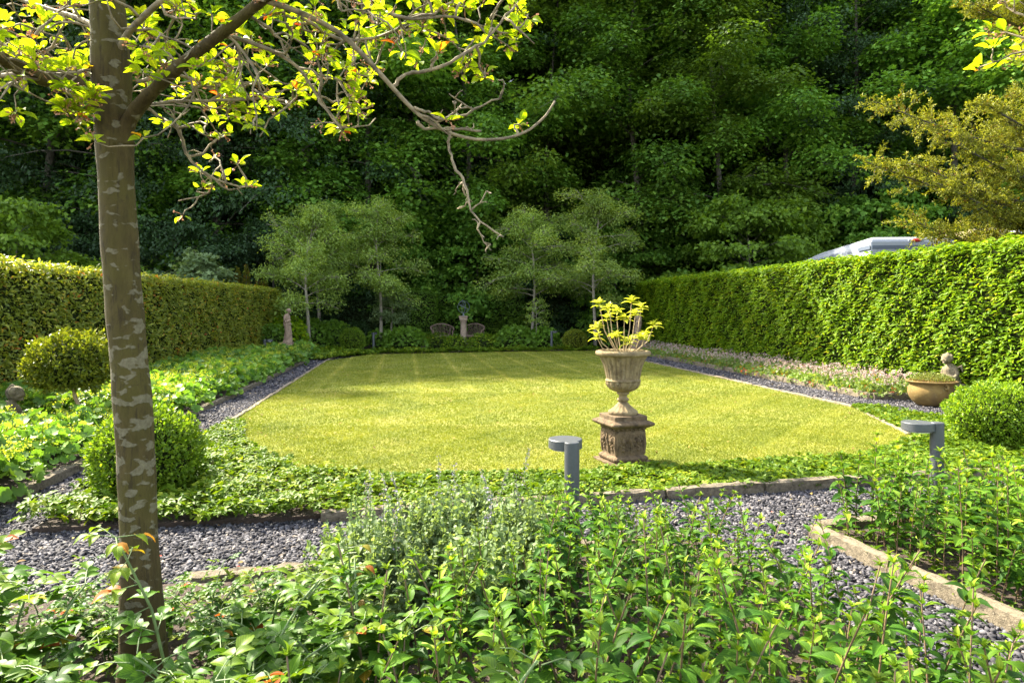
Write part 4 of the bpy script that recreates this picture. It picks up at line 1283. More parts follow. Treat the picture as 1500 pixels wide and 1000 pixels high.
def clump_tree(r, H, R, z0, nl, nc, nlf, leaf, wid, rc, up=.3, droop=.3, shape=None, trunk_r=None, lv=(.5, 1.2), flat=.5, tm=QUAD, twigs=3):
    """trunk + limbs, the leaves gathered in domed masses towards the limb ends"""
    q = MB(); parts = []
    tr = trunk_r or H * .014
    ts = np.linspace(0, 1, 9); ph = r.uniform(0, 6)
    path = np.stack([.035 * H * np.sin(ts * 5 + ph) * ts, .035 * H * np.cos(ts * 4.2 + ph) * ts, ts * H * .96], 1)
    q.tube(path, tr * (1.15 - ts) ** .8, 9)
    shape = shape or (lambda t: math.sin(PI * min(.9, t * .72 + .2)) ** .7)
    for i in range(nl):
        t = (i + .5) / nl; z = z0 + (H * .96 - z0) * min(1, max(0, t + r.normal(0, .03)))
        p0 = np.array([np.interp(z / (H * .96), ts, path[:, c]) for c in range(3)])
        L = R * shape(t) * r.uniform(*lv); az = i * 2.4 + r.normal(0, .4)
        o = np.array((math.cos(az), math.sin(az), 0)); e = up + .6 * t ** 2 + r.normal(0, .25)
        s5 = np.linspace(0, 1, 6)
        limb = p0 + o * (L * math.cos(e) * s5)[:, None] + np.array((0, 0, 1.)) * (L * (math.sin(e) * s5 - droop * s5 ** 2.5))[:, None] + r.normal(0, .02 * R, (6, 3)) * s5[:, None]
        q.tube(limb, np.linspace(max(.012, tr * .34 * (1.1 - t)), .008, 6), 5, False)
        for j in range(nc):
            s = .35 + .65 * (j + r.random()) / nc
            c = np.array([np.interp(s, s5, limb[:, k]) for k in range(3)]) + r.normal(0, .45 * rc, 3) * (1, 1, .6)
            for _ in range(twigs):
                q.tube([np.array([np.interp(s * .85, s5, limb[:, k]) for k in range(3)]), c + rv(r, 1)[0] * rc * .6], [.010, .004], 3, False)
            rad = rc * r.uniform(.5, 1.55); n = int(nlf * (rad / rc) ** 1.6)
            u = rv(r, n); u[:, 2] = np.where(r.random(n) < .72, np.abs(u[:, 2]), u[:, 2])
            rr = rad * (1 - .55 * r.random(n) ** 1.6)
            stray = r.random(n) < .24; rr = np.where(stray, rr * r.uniform(1.0, 1.55, n), rr)
            P = c + u * (rr[:, None] * np.array((1, 1, flat)))
            P[:, 2] -= .25 * rad * (u[:, 0] ** 2 + u[:, 1] ** 2)
            d = nrm(u * (1, 1, .2) + rv(r, n) * .6 - (0, 0, .35)); nn = nrm(u * .55 + rv(r, n) * .4 + (0, 0, .75))
            parts.append(leaves(tm, P, d, nn, leaf * r.uniform(.6, 1.25, n), wid, np.clip(r.normal(.5, .2, n) + r.normal(0, .14), 0, 1)))
    return q, parts


def make_tree(name, label, seed, m, bark, group=None, cat_='tree', **kw):
    r = np.random.default_rng(seed)
    root = thing(name, label, cat_, (0, 0, -80), 0, group)
    q, parts = (clump_tree if 'nc' in kw else leaf_tree)(r, **kw)
    q.build('trunk', bark, root, True); leafobj('crown', parts, m, root)
    return root


def place(o, x, y, rz=0, sc=1.0, z=None, label=None):
    o.location = (x, y, hillz(x, y) - .03 if z is None else z); o.rotation_euler = (0, 0, rz)
    o.scale = (sc, sc, sc) if not hasattr(sc, '__len__') else sc
    if label: o['label'] = label
    return o


WG = 'woodland trees behind the garden'
PROTO = {
    'maple_a': make_tree('maple_tree', '', 301, M['maple'], M['treebark'], WG, H=20, R=5.4, z0=1.4, nl=44, nc=5, nlf=235, leaf=.19, wid=.9, rc=1.0, trunk_r=.17),
    'maple_b': make_tree('maple_tree', '', 302, M['maple'], M['treebark'], WG, H=22, R=6.2, z0=2.0, nl=42, nc=5, nlf=260, leaf=.21, wid=.95, rc=1.15, trunk_r=.18, droop=.45),
    'lime': make_tree('broadleaf_tree', '', 303, M['lime'], M['treebark'], WG, H=19, R=5.2, z0=1.2, nl=42, nc=5, nlf=240, leaf=.18, wid=.9, rc=.95, trunk_r=.16),
    'dark': make_tree('holly_tree', '', 304, M['dark_leaf'], M['treebark'], WG, H=17, R=4.4, z0=.6, nl=62, ntw=16, nlf=44, leaf=.15, wid=.6, jit=.2, droop=.6, bare=.12, trunk_r=.15),
}
fresh = {k: True for k in PROTO}


def wood(kind, x, y, sc, label, rz):
    o = PROTO[kind]
    if fresh[kind]: fresh[kind] = False; place(o, x, y, rz, sc, None, label)
    else: dup(o, (x, y, hillz(x, y) - .03), rz, sc, label)


KN = {'maple_a': 'dark green maple', 'maple_b': 'tall spreading maple', 'lime': 'fresh green broadleaf tree', 'dark': 'near black evergreen tree'}
front = [('dark', -25.5, 29.5, 1.5, 'beyond the left hedge at the picture edge'), ('maple_b', -21.3, 31, 1.12, 'behind the bright bush beyond the left hedge'), ('dark', -17.3, 30, 1.30, 'above the left hedge right of the near trunk'),
         ('maple_a', -13.4, 31, 1.12, 'behind the left pair of small trees'), ('dark', -9.8, 32.5, 1.3, 'between the left small trees and the wood'), ('maple_b', -6.6, 32.5, 1.0, 'rising behind the left small trees'),
         ('maple_a', -2.4, 33.0, .95, 'straight behind the sundial'), ('lime', 1.9, 33.5, .95, 'behind the right pair of small trees'), ('maple_b', 6.0, 32, .9, 'with sunlit sprays behind the end of the right hedge'),
         ('lime', 9.4, 31, .92, 'beside the parked van'), ('maple_a', 13.0, 33, .95, 'directly behind the parked van'), ('dark', 16.4, 33, 1.1, 'behind the yew on the right'), ('maple_b', 20.2, 31.5, .95, 'behind the yew at the picture edge'), ('maple_a', 25.0, 30, .95, 'beyond the vehicles at the picture edge')]
r = np.random.default_rng(310)
for (k, x, y, sc, lab) in front: wood(k, x, y, sc, KN[k] + ' ' + lab, r.uniform(0, 6.2))
for row, (y, x0, x1, step) in enumerate(((38, -29, 29, 4.4), (44, -34, 34, 4.8), (51, -40, 40, 5.0), (60, -47, 47, 5.0), (67, -52, 52, 5.0))):
    x = x0
    while x <= x1:
        k = ('maple_a', 'dark', 'dark', 'maple_b', 'dark', 'lime')[int(r.integers(0, 6))]
        wood(k, x + r.normal(0, .7), y + r.normal(0, 1.0), r.uniform(1.0, 1.3), KN[k] + ' deep inside the wood on the slope', r.uniform(0, 6.2)); x += step

# bushes at the wood's edge
BUSH = {
    'b_lime': make_tree('woodland_bush', '', 321, M['lime'], M['treebark'], None, 'bush', H=4.6, R=2.6, z0=.2, nl=34, ntw=12, nlf=36, leaf=.16, wid=.8, jit=.12),
    'b_maple': make_tree('woodland_bush', '', 322, M['maple'], M['treebark'], None, 'bush', H=4.6, R=2.8, z0=.2, nl=34, ntw=12, nlf=36, leaf=.16, wid=.85, jit=.12, droop=.5),
    'b_dark': make_tree('woodland_bush', '', 323, M['dark_leaf'], M['treebark'], None, 'bush', H=4.2, R=2.6, z0=.1, nl=34, ntw=12, nlf=38, leaf=.13, wid=.6, jit=.12),
}
bf = {k: True for k in BUSH}
bl = [('b_lime', -16.3, 22.5, 1.0, 'bright lime green bush beyond the left hedge at the picture edge'), ('b_lime', -13.6, 23.4, .62, 'small lime green bush just above the left hedge left of the trunk'),
      ('b_dark', -13.4, 27.2, 1.1, 'low dark bush behind the left hedge'), ('b_dark', -17.8, 27.0, 1.15, 'tall dark bush left of the near tree trunk'), ('b_dark', -21.5, 26.5, 1.2, 'big dark bush at the left edge of the wood'),
      ('b_dark', -9.8, 28.2, 1.05, 'dark bush between the left hedge and the wood'), ('b_maple', -5.4, 32.2, 1.1, 'layered green bush above the hornbeam hedge block'), ('b_maple', -1.7, 32.4, 1.15, 'layered green bush above the ivy hedge'),
      ('b_dark', 2.2, 32.2, 1.0, 'dark bush behind the right small trees'), ('b_maple', 5.6, 31.0, 1.1, 'layered green bush beyond the end of the laurel hedge'), ('b_lime', 9.6, 27.6, 1.18, 'rounded fresh green beech bush left of the parked van'),
      ('b_lime', 12.3, 28.6, 1.0, 'fresh green bush behind the nose of the parked van'), ('b_maple', 15.8, 29.4, 1.3, 'layered green bush behind the parked van'), ('b_dark', 20.0, 28.5, 1.3, 'dark bush behind the tan caravan'), ('b_maple', 24.5, 27.5, 1.3, 'green bush at the right edge behind the caravan')]
for (k, x, y, sc, lab) in bl:
    if bf[k]: bf[k] = False; place(BUSH[k], x, y, r.uniform(0, 6), sc, None, lab)
    else: dup(BUSH[k], (x, y, hillz(x, y) - .03), r.uniform(0, 6), sc, lab)

# four small grey green trees at the end of the lawn
hk = dict(nl=25, nc=5, nlf=120, leaf=.095, wid=.6, rc=.34, up=.38, droop=.25, lv=(.6, 1.2), flat=.65, shape=lambda t: (1 - abs(2 * t - .8) ** 2.6 * .45))
for (sd_, px, Y, H_, R_, z0_, lab) in ((331, 452, 24.0, 4.7, 1.9, 1.55, 'leftmost small grey green tree behind the stone lady'), (332, 557, 26.0, 5.3, 2.15, 1.8, 'small grey green tree left of the little round topped tree'),
                                       (335, 468, 27.0, 5.6, 1.6, 2.2, 'taller thin grey green tree between the two left small trees'),
                                       (333, 780, 27.0, 5.0, 2.1, 1.8, 'small grey green tree right of the sundial'), (334, 872, 25.5, 5.5, 2.2, 1.75, 'small grey green tree directly behind the urn')):
    t = make_tree('hawthorn_tree', lab, sd_, M['hawthorn'], M['greybark'], 'small grey green trees at the end of the lawn', H=H_, R=R_, z0=z0_, trunk_r=.065, **hk)
    place(t, (px - 750) / 1000 * Y, Y, 0, 1.0, .05)
t = make_tree('round_topped_tree', 'little blue green tree with round top left of the hornbeam block', 336, M['catmint'], M['greybark'], None, H=2.1, R=.62, z0=1.05, nl=22, ntw=9, nlf=30, leaf=.10, wid=.55, jit=.06, trunk_r=.05, up=.2)
place(t, (573 - 750) / 1000 * 26.3, 26.3, 0, 1, .05)
t = make_tree('young_tree', 'thin young tree with few pale leaves before the small tree right of the sundial', 337, M['hawthorn'], M['greybark'], None, H=1.75, R=.5, z0=.9, nl=12, ntw=5, nlf=12, leaf=.10, wid=.55, jit=.05, trunk_r=.025, up=.4)
place(t, (785 - 750) / 1000 * 26.0, 26.0, 0, 1, .05)

# pale shrub and golden conifer rising above the left hedge
t = make_tree('sycamore_sapling', 'pale blue green sapling rising above the far part of the left hedge', 338, M['catmint'], M['treebark'], None, 'sapling', H=3.2, R=1.5, z0=.6, nl=22, ntw=7, nlf=20, leaf=.22, wid=.9, jit=.10, tm=MAPLE, up=.7)
place(t, (290 - 750) / 1000 * 24.5, 24.5)
gc = thing('golden_conifer', 'golden green upright conifer rising above the left hedge beside the sapling', 'conifer', ((343 - 750) / 1000 * 26, 26, 0))
parts = []; rr_ = np.random.default_rng(339); q = MB()
for (x, y, h) in ((-.5, 0, 2.6), (.1, .1, 3.1), (.5, -.1, 3.2), (.9, .1, 2.9), (-.1, -.2, 2.7), (1.2, 0, 2.6)):
    q.tube([(x * .3, y, 0), (x, y, 1), (x, y, h)], [.03, .02, .01], 5); n = 1600; t_ = rr_.random(n); a = rr_.uniform(0, 2 * PI, n)
    rad = .28 * (1 - t_ ** 2.5) * np.sqrt(rr_.random(n)) + .02
    P = np.stack([x + rad * np.cos(a), y + rad * np.sin(a), .3 + t_ * (h - .3)], 1)
    parts.append(leaves(QUAD, P, nrm(np.stack([np.cos(a) * .5, np.sin(a) * .5, np.ones(n)], 1) + rv(rr_, n) * .3), rv(rr_, n), rr_.uniform(.06, .12, n), .35, rr_.random(n) * .8))
q.build('trunk', M['treebark'], gc); leafobj('crown', parts, M['yew'], gc)


# mounds of perennials and shrubs beyond the lawn
def mound_plant(name, label, cat_, loc, R, h, n, size, m, seed, tm=MAPLE, wid=1.0, sy=1.0, group=None):
    r = np.random.default_rng(seed); root = thing(name, label, cat_, loc, 0, group)
    V, T, Rn = mound(r, R, h, n, tm, size, wid, .6, .55); V[:, 1] *= sy
    leafobj('foliage', (V, T, Rn), m, root)
    q = MB(); q.blob((0, 0, h * .25), (R * .7, R * .7 * sy, h * .5), 12); q.build('dark_core', M['core'], root, True)
    return root


for i, (px, Y, R, h, n, s, m_, lab) in enumerate((
        (595, 25.6, .85, .80, 900, .16, 'hornbeam', 'broad green cranesbill mound right of the far left bollard'), (558, 26.2, .6, .7, 520, .16, 'hornbeam', 'green leafy mound under the little round topped tree'),
        (755, 25.9, .8, .85, 900, .16, 'hornbeam', 'broad green cranesbill mound right of the sundial'), (795, 26.2, .7, .8, 700, .16, 'hornbeam', 'green leafy mound behind the far right bollard'),
        (640, 26.0, .62, .60, 900, .09, 'wald', 'feathery mid green perennial before the left garden chair'), (668, 25.7, .55, .50, 800, .09, 'wald', 'feathery mid green perennial at the foot of the sundial'),
        (708, 26.0, .62, .58, 900, .09, 'wald', 'feathery mid green perennial before the right garden chair'), (735, 26.3, .5, .6, 700, .09, 'wald', 'feathery perennial between sundial and cranesbill mound'),
        (420, 23.4, .75, 1.25, 1300, .13, 'laurel', 'green leafy shrub behind the stone lady'), (455, 25.0, .75, 1.15, 1300, .13, 'hornbeam', 'green leafy shrub right of the stone lady'),
        (488, 26.0, .85, 1.05, 1300, .13, 'hornbeam', 'wide leafy shrub beyond the far end of the left path'), (520, 28.0, .8, 1.0, 900, .13, 'dark_leaf', 'dark shrub under the left small trees'),
        (400, 22.3, .55, 1.0, 900, .12, 'hornbeam', 'leafy shrub against the far end of the left hedge'),
        (880, 27.5, .9, 1.0, 1100, .13, 'hornbeam', 'dark leafy shrub behind the urn'), (905, 26.3, .6, .75, 700, .13, 'hornbeam', 'leafy shrub beside the right hand statue'))):
    mound_plant('shrub' if h > .9 else 'perennial_plant', lab, 'shrub' if h > .9 else 'plant', ((px - 750) / 1000 * Y, Y, .05), R, h, n, s, M[m_], 400 + i)


# ------------------------------------------------------------------ the near tree: a snowy mespilus with lichened trunk
class Twigs:
    def __init__(s): s.q = MB(); s.lf = []; s.fr = []

    def tube(s, P, r0, r1, n=7, gn=0.0, r=None):
        P = np.asarray(P, float)
        ts = np.linspace(0, 1, len(P)); tt = np.linspace(0, 1, max(len(P), int(len(P) * 3)))
        # catmull-like smoothing through dense linear + smoothing passes
        Q = np.stack([np.interp(tt, ts, P[:, c]) for c in range(3)], 1)
        for _ in range(1): Q[1:-1] = .25 * Q[:-2] + .5 * Q[1:-1] + .25 * Q[2:]
        rad = np.linspace(r0, r1, len(Q))
        if gn:
            Q[1:-1] += r.normal(0, gn, (len(Q) - 2, 3)); rad = rad * r.uniform(.85, 1.2, len(Q))
        s.q.tube(Q, rad, n)
        return Q

    def cluster(s, p, d, r, n=6, size=.056):
        a0 = r.uniform(0, 6.2)
        for k in range(n):
            a = a0 + k * 2.4; e = r.uniform(-.35, .65)
            dd = nrm(np.array((math.cos(a) * math.cos(e), math.sin(a) * math.cos(e), math.sin(e))) + np.asarray(d) * .55)
            s.lf.append(leaves(OVAL, [p + dd * .012], dd, nrm(np.array((0, 0, 1.)) + r.normal(0, .45, 3)), size * r.uniform(.55, 1.05), .54, r.random()))
        if r.random() < .6:
            for k in range(4):
                f = nrm(np.asarray(d) + r.normal(0, .8, 3)) * r.uniform(.02, .045)
                s.fr.append(leaves(QUAD, [p + f * .1], f, rv(r, 1)[0], float(np.linalg.norm(f)), .07, .2)); s.fr.append(leaves(QUAD, p + f + r.normal(0, .002, (3, 3)), rv(r, 3), rv(r, 3), .009, 1.0, .9))

    def spur(s, p, d, L, r, depth, leafp, r0=.006):
        """crooked twig with side spurs"""
        n = max(4, int(L / .045)); P = [np.array(p)]; dd = nrm(np.array(d, float))
        for i in range(n):
            dd = nrm(dd + r.normal(0, .42, 3) * (1, .8, .9) + (0, 0, .03)); P.append(P[-1] + dd * L / n)
        P = np.array(P); s.q.tube(P, np.linspace(r0, max(.0016, r0 * .4), len(P)) * r.uniform(.85, 1.25, len(P)), 5)
        for i in range(1, len(P)):
            if depth > 0 and r.random() < .5:
                s.spur(P[i], nrm(dd + r.normal(0, .9, 3)), L * r.uniform(.25, .5), r, depth - 1, leafp, r0 * .62)
            elif leafp > 0 and r.random() < leafp * .16:
                s.cluster(P[i], nrm(dd + r.normal(0, .8, 3)), r, int(r.integers(2, 5)))
        if r.random() < leafp * .72: s.cluster(P[-1], dd, r, int(r.integers(4, 8)))
        return P


tree = thing('mespilus_tree', 'near tree with slim lichen spotted trunk and sunlit yellow green leaves', 'tree', (-1.40, 2.62, .03))
TB = np.array((-1.40, 2.62, .03))
tw = Twigs(); r = np.random.default_rng(500)
trunk = [(212, 1060), (210, 960), (206, 850), (202, 740), (198, 640), (192, 560), (184, 470), (178, 400), (172, 300), (167, 200), (164, 120), (160, 60), (157, 0), (150, -120), (146, -260)]
TP = np.array([at(px, py, 2.62) for px, py in trunk]) - TB
TP[0, 2] = -.05
rad = [.125, .100, .085, .077, .079, .079, .078, .076, .074, .078, .082, .076, .072, .062, .05]
q = MB(); tt = np.linspace(0, 1, 60); t0 = np.linspace(0, 1, len(TP))
Q = np.stack([np.interp(tt, t0, TP[:, c]) for c in range(3)], 1)
for _ in range(4): Q[1:-1] = .25 * Q[:-2] + .5 * Q[1:-1] + .25 * Q[2:]
RR = np.interp(tt, t0, rad) * .85 * (1 + .022 * np.sin(tt * 61) + .015 * np.sin(tt * 27) + .012 * np.sin(tt * 133))
q.tube(Q, RR, 28)


def big(pix, r0, r1, flare):
    P = np.array([at(*p) for p in pix]) - TB; t1 = np.linspace(0, 1, len(P)); t2 = np.linspace(0, 1, len(P) * 5)
    B = np.stack([np.interp(t2, t1, P[:, c]) for c in range(3)], 1)
    for _ in range(6): B[1:-1] = .25 * B[:-2] + .5 * B[1:-1] + .25 * B[2:]
    q.tube(B, (r0 + (r1 - r0) * t2 + flare * np.exp(-t2 * 13)) * (1 + .05 * np.sin(t2 * 33) + .03 * np.sin(t2 * 71)), 16)


big([(172, 215, 2.62), (160, 170, 2.60), (128, 128, 2.56), (98, 116, 2.5), (62, 118, 2.42), (30, 100, 2.36), (0, 85, 2.3), (-60, 60, 2.2), (-160, 40, 2.1)], .034, .020, .03)
big([(170, 222, 2.62), (186, 180, 2.60), (206, 152, 2.56), (238, 120, 2.5), (270, 90, 2.44), (330, 45, 2.36), (385, 0, 2.28), (450, -50, 2.2), (540, -120, 2.1)], .027, .015, .03)
q.build('trunk', M['bark'], tree, True)


def br(pix, r0, r1, leafp, nsp, Ls, depth=1, gn=.0, start=.2, sr=.0055):
    P = np.array([at(*p) for p in pix]) - TB
    Qb = tw.tube(P, r0, r1, 8, gn, r)
    dirs = nrm(np.gradient(Qb, axis=0))
    for k in range(nsp):
        i = int(len(Qb) * (start + (1 - start) * (k + r.random()) / nsp)); i = min(i, len(Qb) - 1)
        d = nrm(dirs[i] * .6 + r.normal(0, .75, 3) + (0, 0, .12))
        tw.spur(Qb[i], d, r.uniform(*Ls), r, depth, leafp, sr)
    if leafp > .3: tw.cluster(Qb[-1], dirs[-1], r, 7)
    return Qb


br([(150, 150, 2.60), (128, 128, 2.56), (98, 116, 2.5), (62, 118, 2.42), (30, 100, 2.36), (0, 85, 2.3), (-60, 60, 2.2), (-160, 40, 2.1)], .015, .012, .85, 12, (.2, .5), 1, start=.25)
br([(165, 118, 2.64), (150, 110, 2.68), (110, 106, 2.74), (60, 103, 2.8), (0, 112, 2.9), (-80, 118, 3.0)], .015, .009, .85, 9, (.2, .5), 1)
br([(185, 175, 2.60), (206, 152, 2.56), (238, 120, 2.5), (270, 90, 2.44), (330, 45, 2.36), (385, 0, 2.28), (450, -50, 2.2), (540, -120, 2.1)], .012, .010, .8, 12, (.18, .45), 1, start=.3)
br([(300, 68, 2.40), (330, 50, 2.42), (400, 74, 2.45), (440, 100, 2.5), (470, 150, 2.52), (500, 190, 2.55)], .009, .004, .8, 9, (.12, .3), 1)
br([(385, 0, 2.28), (440, 18, 2.3), (500, 48, 2.34), (548, 98, 2.4), (585, 140, 2.45), (612, 168, 2.48), (655, 195, 2.5), (700, 206, 2.5), (745, 203, 2.52), (775, 192, 2.54), (800, 170, 2.55), (813, 148, 2.56)], .0105, .0035, .25, 3, (.08, .16), 1, start=.05)
br([(660, 196, 2.5), (658, 215, 2.5), (664, 240, 2.48), (678, 262, 2.46), (684, 290, 2.45), (700, 322, 2.44), (732, 344, 2.44)], .0055, .003, 0, 6, (.05, .13), 1, .004, .45, .004)
br([(575, 128, 2.44), (588, 110, 2.44), (618, 106, 2.45), (650, 98, 2.46), (680, 78, 2.48), (712, 60, 2.5), (735, 30, 2.5), (755, 8, 2.52)], .0065, .004, .5, 7, (.08, .22), 1, .003, .35, .0055)
br([(607, 158, 2.47), (625, 165, 2.47), (650, 176, 2.46), (690, 166, 2.45), (732, 145, 2.45)], .006, .0035, 0, 5, (.05, .14), 1, .004, .3, .0045)
br([(612, 178, 2.48), (620, 190, 2.48), (660, 188, 2.52), (705, 192, 2.54)], .006, .004, 0, 3, (.05, .1), 0, .004, .3, .004)
br([(186, 170, 2.62), (220, 152, 2.66), (260, 148, 2.7), (330, 148, 2.72), (392, 145, 2.75), (430, 150, 2.78)], .008, .004, .7, 9, (.15, .35), 1, .004)
br([(190, 150, 2.68), (215, 158, 2.74), (248, 180, 2.78), (268, 205, 2.8), (276, 230, 2.82), (300, 255, 2.82), (340, 272, 2.84), (366, 272, 2.85)], .009, .003, .5, 8, (.12, .3), 1, .004)
br([(200, 120, 2.66), (235, 118, 2.72), (262, 105, 2.8), (300, 130, 2.86), (350, 120, 2.9), (420, 125, 2.95), (490, 115, 3.0), (540, 120, 3.02)], .008, .003, .8, 11, (.15, .35), 1, .005)
br([(165, 95, 2.62), (185, 50, 2.57), (215, 20, 2.5), (250, -10, 2.45), (300, -60, 2.4)], .014, .009, .9, 9, (.2, .45), 1)
br([(165, 70, 2.62), (140, 38, 2.67), (110, 25, 2.75), (60, 10, 2.85), (0, -10, 2.95)], .011, .007, .9, 10, (.2, .45), 1)
br([(400, 0, 2.6), (450, 30, 2.66), (500, 62, 2.7), (560, 55, 2.75), (620, 20, 2.8)], .010, .004, 1.0, 12, (.15, .35), 1)
br([(470, -40, 2.5), (540, 10, 2.5), (600, 30, 2.52), (660, 22, 2.55), (710, 40, 2.58)], .009, .004, .9, 9, (.12, .3), 1)
br([(150, 190, 2.62), (128, 172, 2.58), (110, 180, 2.5)], .006, .003, .8, 4, (.06, .15), 1)
# crown above the picture
for k in range(20):
    a = k * 2.4; z = r.uniform(2.9, 4.4); L = r.uniform(.6, 1.7); p = np.array((np.interp(z, [2.6, 4.4], [-.17, -.2]), 0, z - .03)); o = np.array((math.cos(a), math.sin(a), r.uniform(.1, .6)))
    Qb = tw.tube([p, p + o * L * .5 + r.normal(0, .05, 3), p + o * L], .018, .006, 6)
    for j in range(5): tw.spur(Qb[int(len(Qb) * r.uniform(.3, .99))], nrm(o + r.normal(0, .8, 3)), r.uniform(.2, .5), r, 1, .9, .005)
tw.q.build('branches', M['twig'], tree, True)
leafobj('leaves', tw.lf, M['amel'], tree, True)
leafobj('fruit_stalks', tw.fr, M['fruit'], tree)

# its neighbour, whose twigs enter at the top right
tree2 = thing('mespilus_tree', 'tree beyond the right picture edge with a few sunlit broad leaves in the top corner', 'tree', (2.75, 2.5, .03))
TB = np.array((2.75, 2.5, .03)); tw = Twigs()
q = MB(); q.tube([(0, 0, -.05), (.02, 0, .9), (-.02, 0, 1.8), (0, .02, 2.9), (.03, 0, 4.0)], [.075, .068, .062, .05, .03], 18); q.build('trunk', M['bark'], tree2, True)
br([(1845, 40, 2.5), (1720, 10, 2.5), (1640, 22, 2.5), (1575, 50, 2.5), (1530, 68, 2.5)], .016, .004, .9, 7, (.1, .2), 1, 0, .6)
br([(1845, -40, 2.5), (1720, -60, 2.55), (1640, -20, 2.6), (1570, 15, 2.6), (1520, 38, 2.6)], .016, .004, .9, 6, (.1, .2), 1, 0, .6)
for k in range(16):
    a = k * 2.4; z = r.uniform(2.5, 3.9); L = r.uniform(.5, 1.0); p = np.array((0, 0, z)); o = np.array((math.cos(a), math.sin(a), .4))
    if o[0] < -.3: continue
    Qb = tw.tube([p, p + o * L], .014, .005, 6)
    for j in range(4): tw.spur(Qb[int(len(Qb) * r.uniform(.3, .99))], nrm(o + r.normal(0, .8, 3)), r.uniform(.2, .4), r, 1, .9, .005)
tw.q.build('branches', M['twig'], tree2, True); leafobj('leaves', tw.lf, M['amel'], tree2, True); leafobj('fruit_stalks', tw.fr, M['fruit'], tree2)

# ------------------------------------------------------------------ yew on the right
yew = thing('yew_tree', 'golden brown yew spreading over the right hedge in front of the van', 'tree', (12.2, 14.2, 0))
YB = np.array((12.2, 14.2, 0.)); r = np.random.default_rng(600)
q = MB(); parts = []
q.tube([(0, 0, 0), (.1, 0, 2), (-.1, .1, 5), (0, 0, 9)], [.25, .2, .15, .05], 10)
limbs = []
for (px, py, Y) in ((1285, 150, 13.6), (1270, 238, 13.8), (1335, 322, 13.6), (1350, 180, 14.6), (1440, 150, 13.4), (1400, 210, 13.2), (1380, 270, 13.2), (1430, 300, 13.4), (1490, 250, 13.0), (1480, 180, 14.4), (1430, 335, 14.2), (1500, 320, 13.6), (1370, 340, 14.0), (1425, 5, 13.8), (1450, -30, 13.2), (1480, 20, 14.2), (1545, 300, 13.4), (1560, 200, 13.2), (1340, 240, 13.6)):
    limbs.append(at(px, py, Y) - YB)
for k in range(26):
    a = r.uniform(-1.6, 1.9); z = r.uniform(1.6, 8.6); R_ = (3.6 - .28 * abs(z - 3.5)) * r.uniform(.6, 1); limbs.append(np.array((math.cos(a) * R_, math.sin(a) * R_, z)))
for e in limbs:
    p0 = np.array((0, 0, max(.8, min(8.5, e[2] - .35 * np.linalg.norm(e[:2]) * .6)))); ts = np.linspace(0, 1, 7)[:, None]
    P = p0 + (e - p0) * ts + np.array((0, 0, -.35)) * np.sin(PI * ts) * .6
    q.tube(P, np.linspace(.045, .01, 7), 5, False)
    L = np.linalg.norm(e - p0); D = nrm(e - p0)
    for j in range(40):
        s = .42 + .58 * (j + r.random()) / 40; b0 = p0 + (e - p0) * s + np.array((0, 0, -.35)) * math.sin(PI * s) * .6
        td = nrm(D * .7 + r.normal(0, .6, 3) * (1, 1, .65) + (0, 0, .12)); tl = r.uniform(.22, .5) * (1.25 - .45 * s)
        q.tube([b0, b0 + td * tl], [.006, .003], 3, False)
        for m2 in range(4):
            td2 = nrm(td + r.normal(0, .55, 3) * (1, 1, .6) + (0, 0, .1)); c0 = b0 + td * tl * r.uniform(.2, 1); n = 22; u = r.random(n)
            Pp = c0 + td2 * (u * .24)[:, None] + r.normal(0, .018, (n, 3))
            parts.append(leaves(QUAD, Pp, nrm(td2 * .8 + rv(r, n) * .8), nrm(rv(r, n) + (0, 0, .8)), r.uniform(.045, .08, n), .34, np.clip(r.normal(.45, .22, n) + .28 * u + r.normal(0, .14), 0, 1)))
q.build('trunk', M['treebark'], yew, True); leafobj('crown', parts, M['yew'], yew)

# ------------------------------------------------------------------ vehicles behind the right hedge
van = thing('camper_van', 'white camper van with grey stripe parked behind the right hedge', 'camper van', (8.66, 16.5, 0), -.088)
# local: x to the right across the rear, y forwards, z up
side = [(0, .45), (0, 3.16), (.05, 3.25), (.2, 3.29), (3.5, 3.19), (5.2, 3.05), (6.1, 2.80), (6.6, 2.1), (7.1, 1.55), (7.9, 1.25), (8.0, .45)]
q = MB(); n = len(side); W = 2.2
ins = [0 if z < 3.17 and y_ < .1 else (.03 if y_ < .1 else (.12 if y_ < .5 else .06 if z > 2.9 else 0)) for (y_, z) in side]
q.add([(ins[i], y_, z_) for i, (y_, z_) in enumerate(side)] + [(W - ins[i], y_, z_) for i, (y_, z_) in enumerate(side)],
      [tuple(range(n)), tuple(range(2 * n - 1, n - 1, -1))] + [(i, i + n, (i + 1) % n + n, (i + 1) % n) for i in range(n)])
q.build('body', M['white'], van, bevel=.04)
q = MB()
for (y0, y1) in ((1.9, 2.55), (2.62, 3.3), (3.37, 4.2), (4.27, 6.3)):
    za, zb = 3.05 - .035 * (y0 - 2), 3.05 - .035 * (y1 - 2)
    q.add([(-.004, y0 - .05, za - .10), (-.004, y1, zb - .10), (-.004, y1 + .12, zb), (-.004, y0 + .12, za)], [(0, 3, 2, 1)])
q.box((-.004, .35, 3.035), (.014, .7, .09))
q.build('stripe', M['greystripe'], van); q = MB(); q.box((1.1, -.003, 3.03), (2.1, .012, .09)); q.box((1.1, -.004, 2.62), (1.7, .014, .02)); q.box((.12, -.004, 2.3), (.02, .014, 1.2))
q.build('rear_panel', M['greystripe'], van)
q = MB(); q.box((1.1, -.01, 1.9), (1.4, .02, .55)); q.box((-.006, 2.2, 1.9), (.02, 1.2, .5)); q.box((-.006, 4.4, 1.9), (.02, 1.1, .5)); q.build('window', M['glass'], van, bevel=.006)
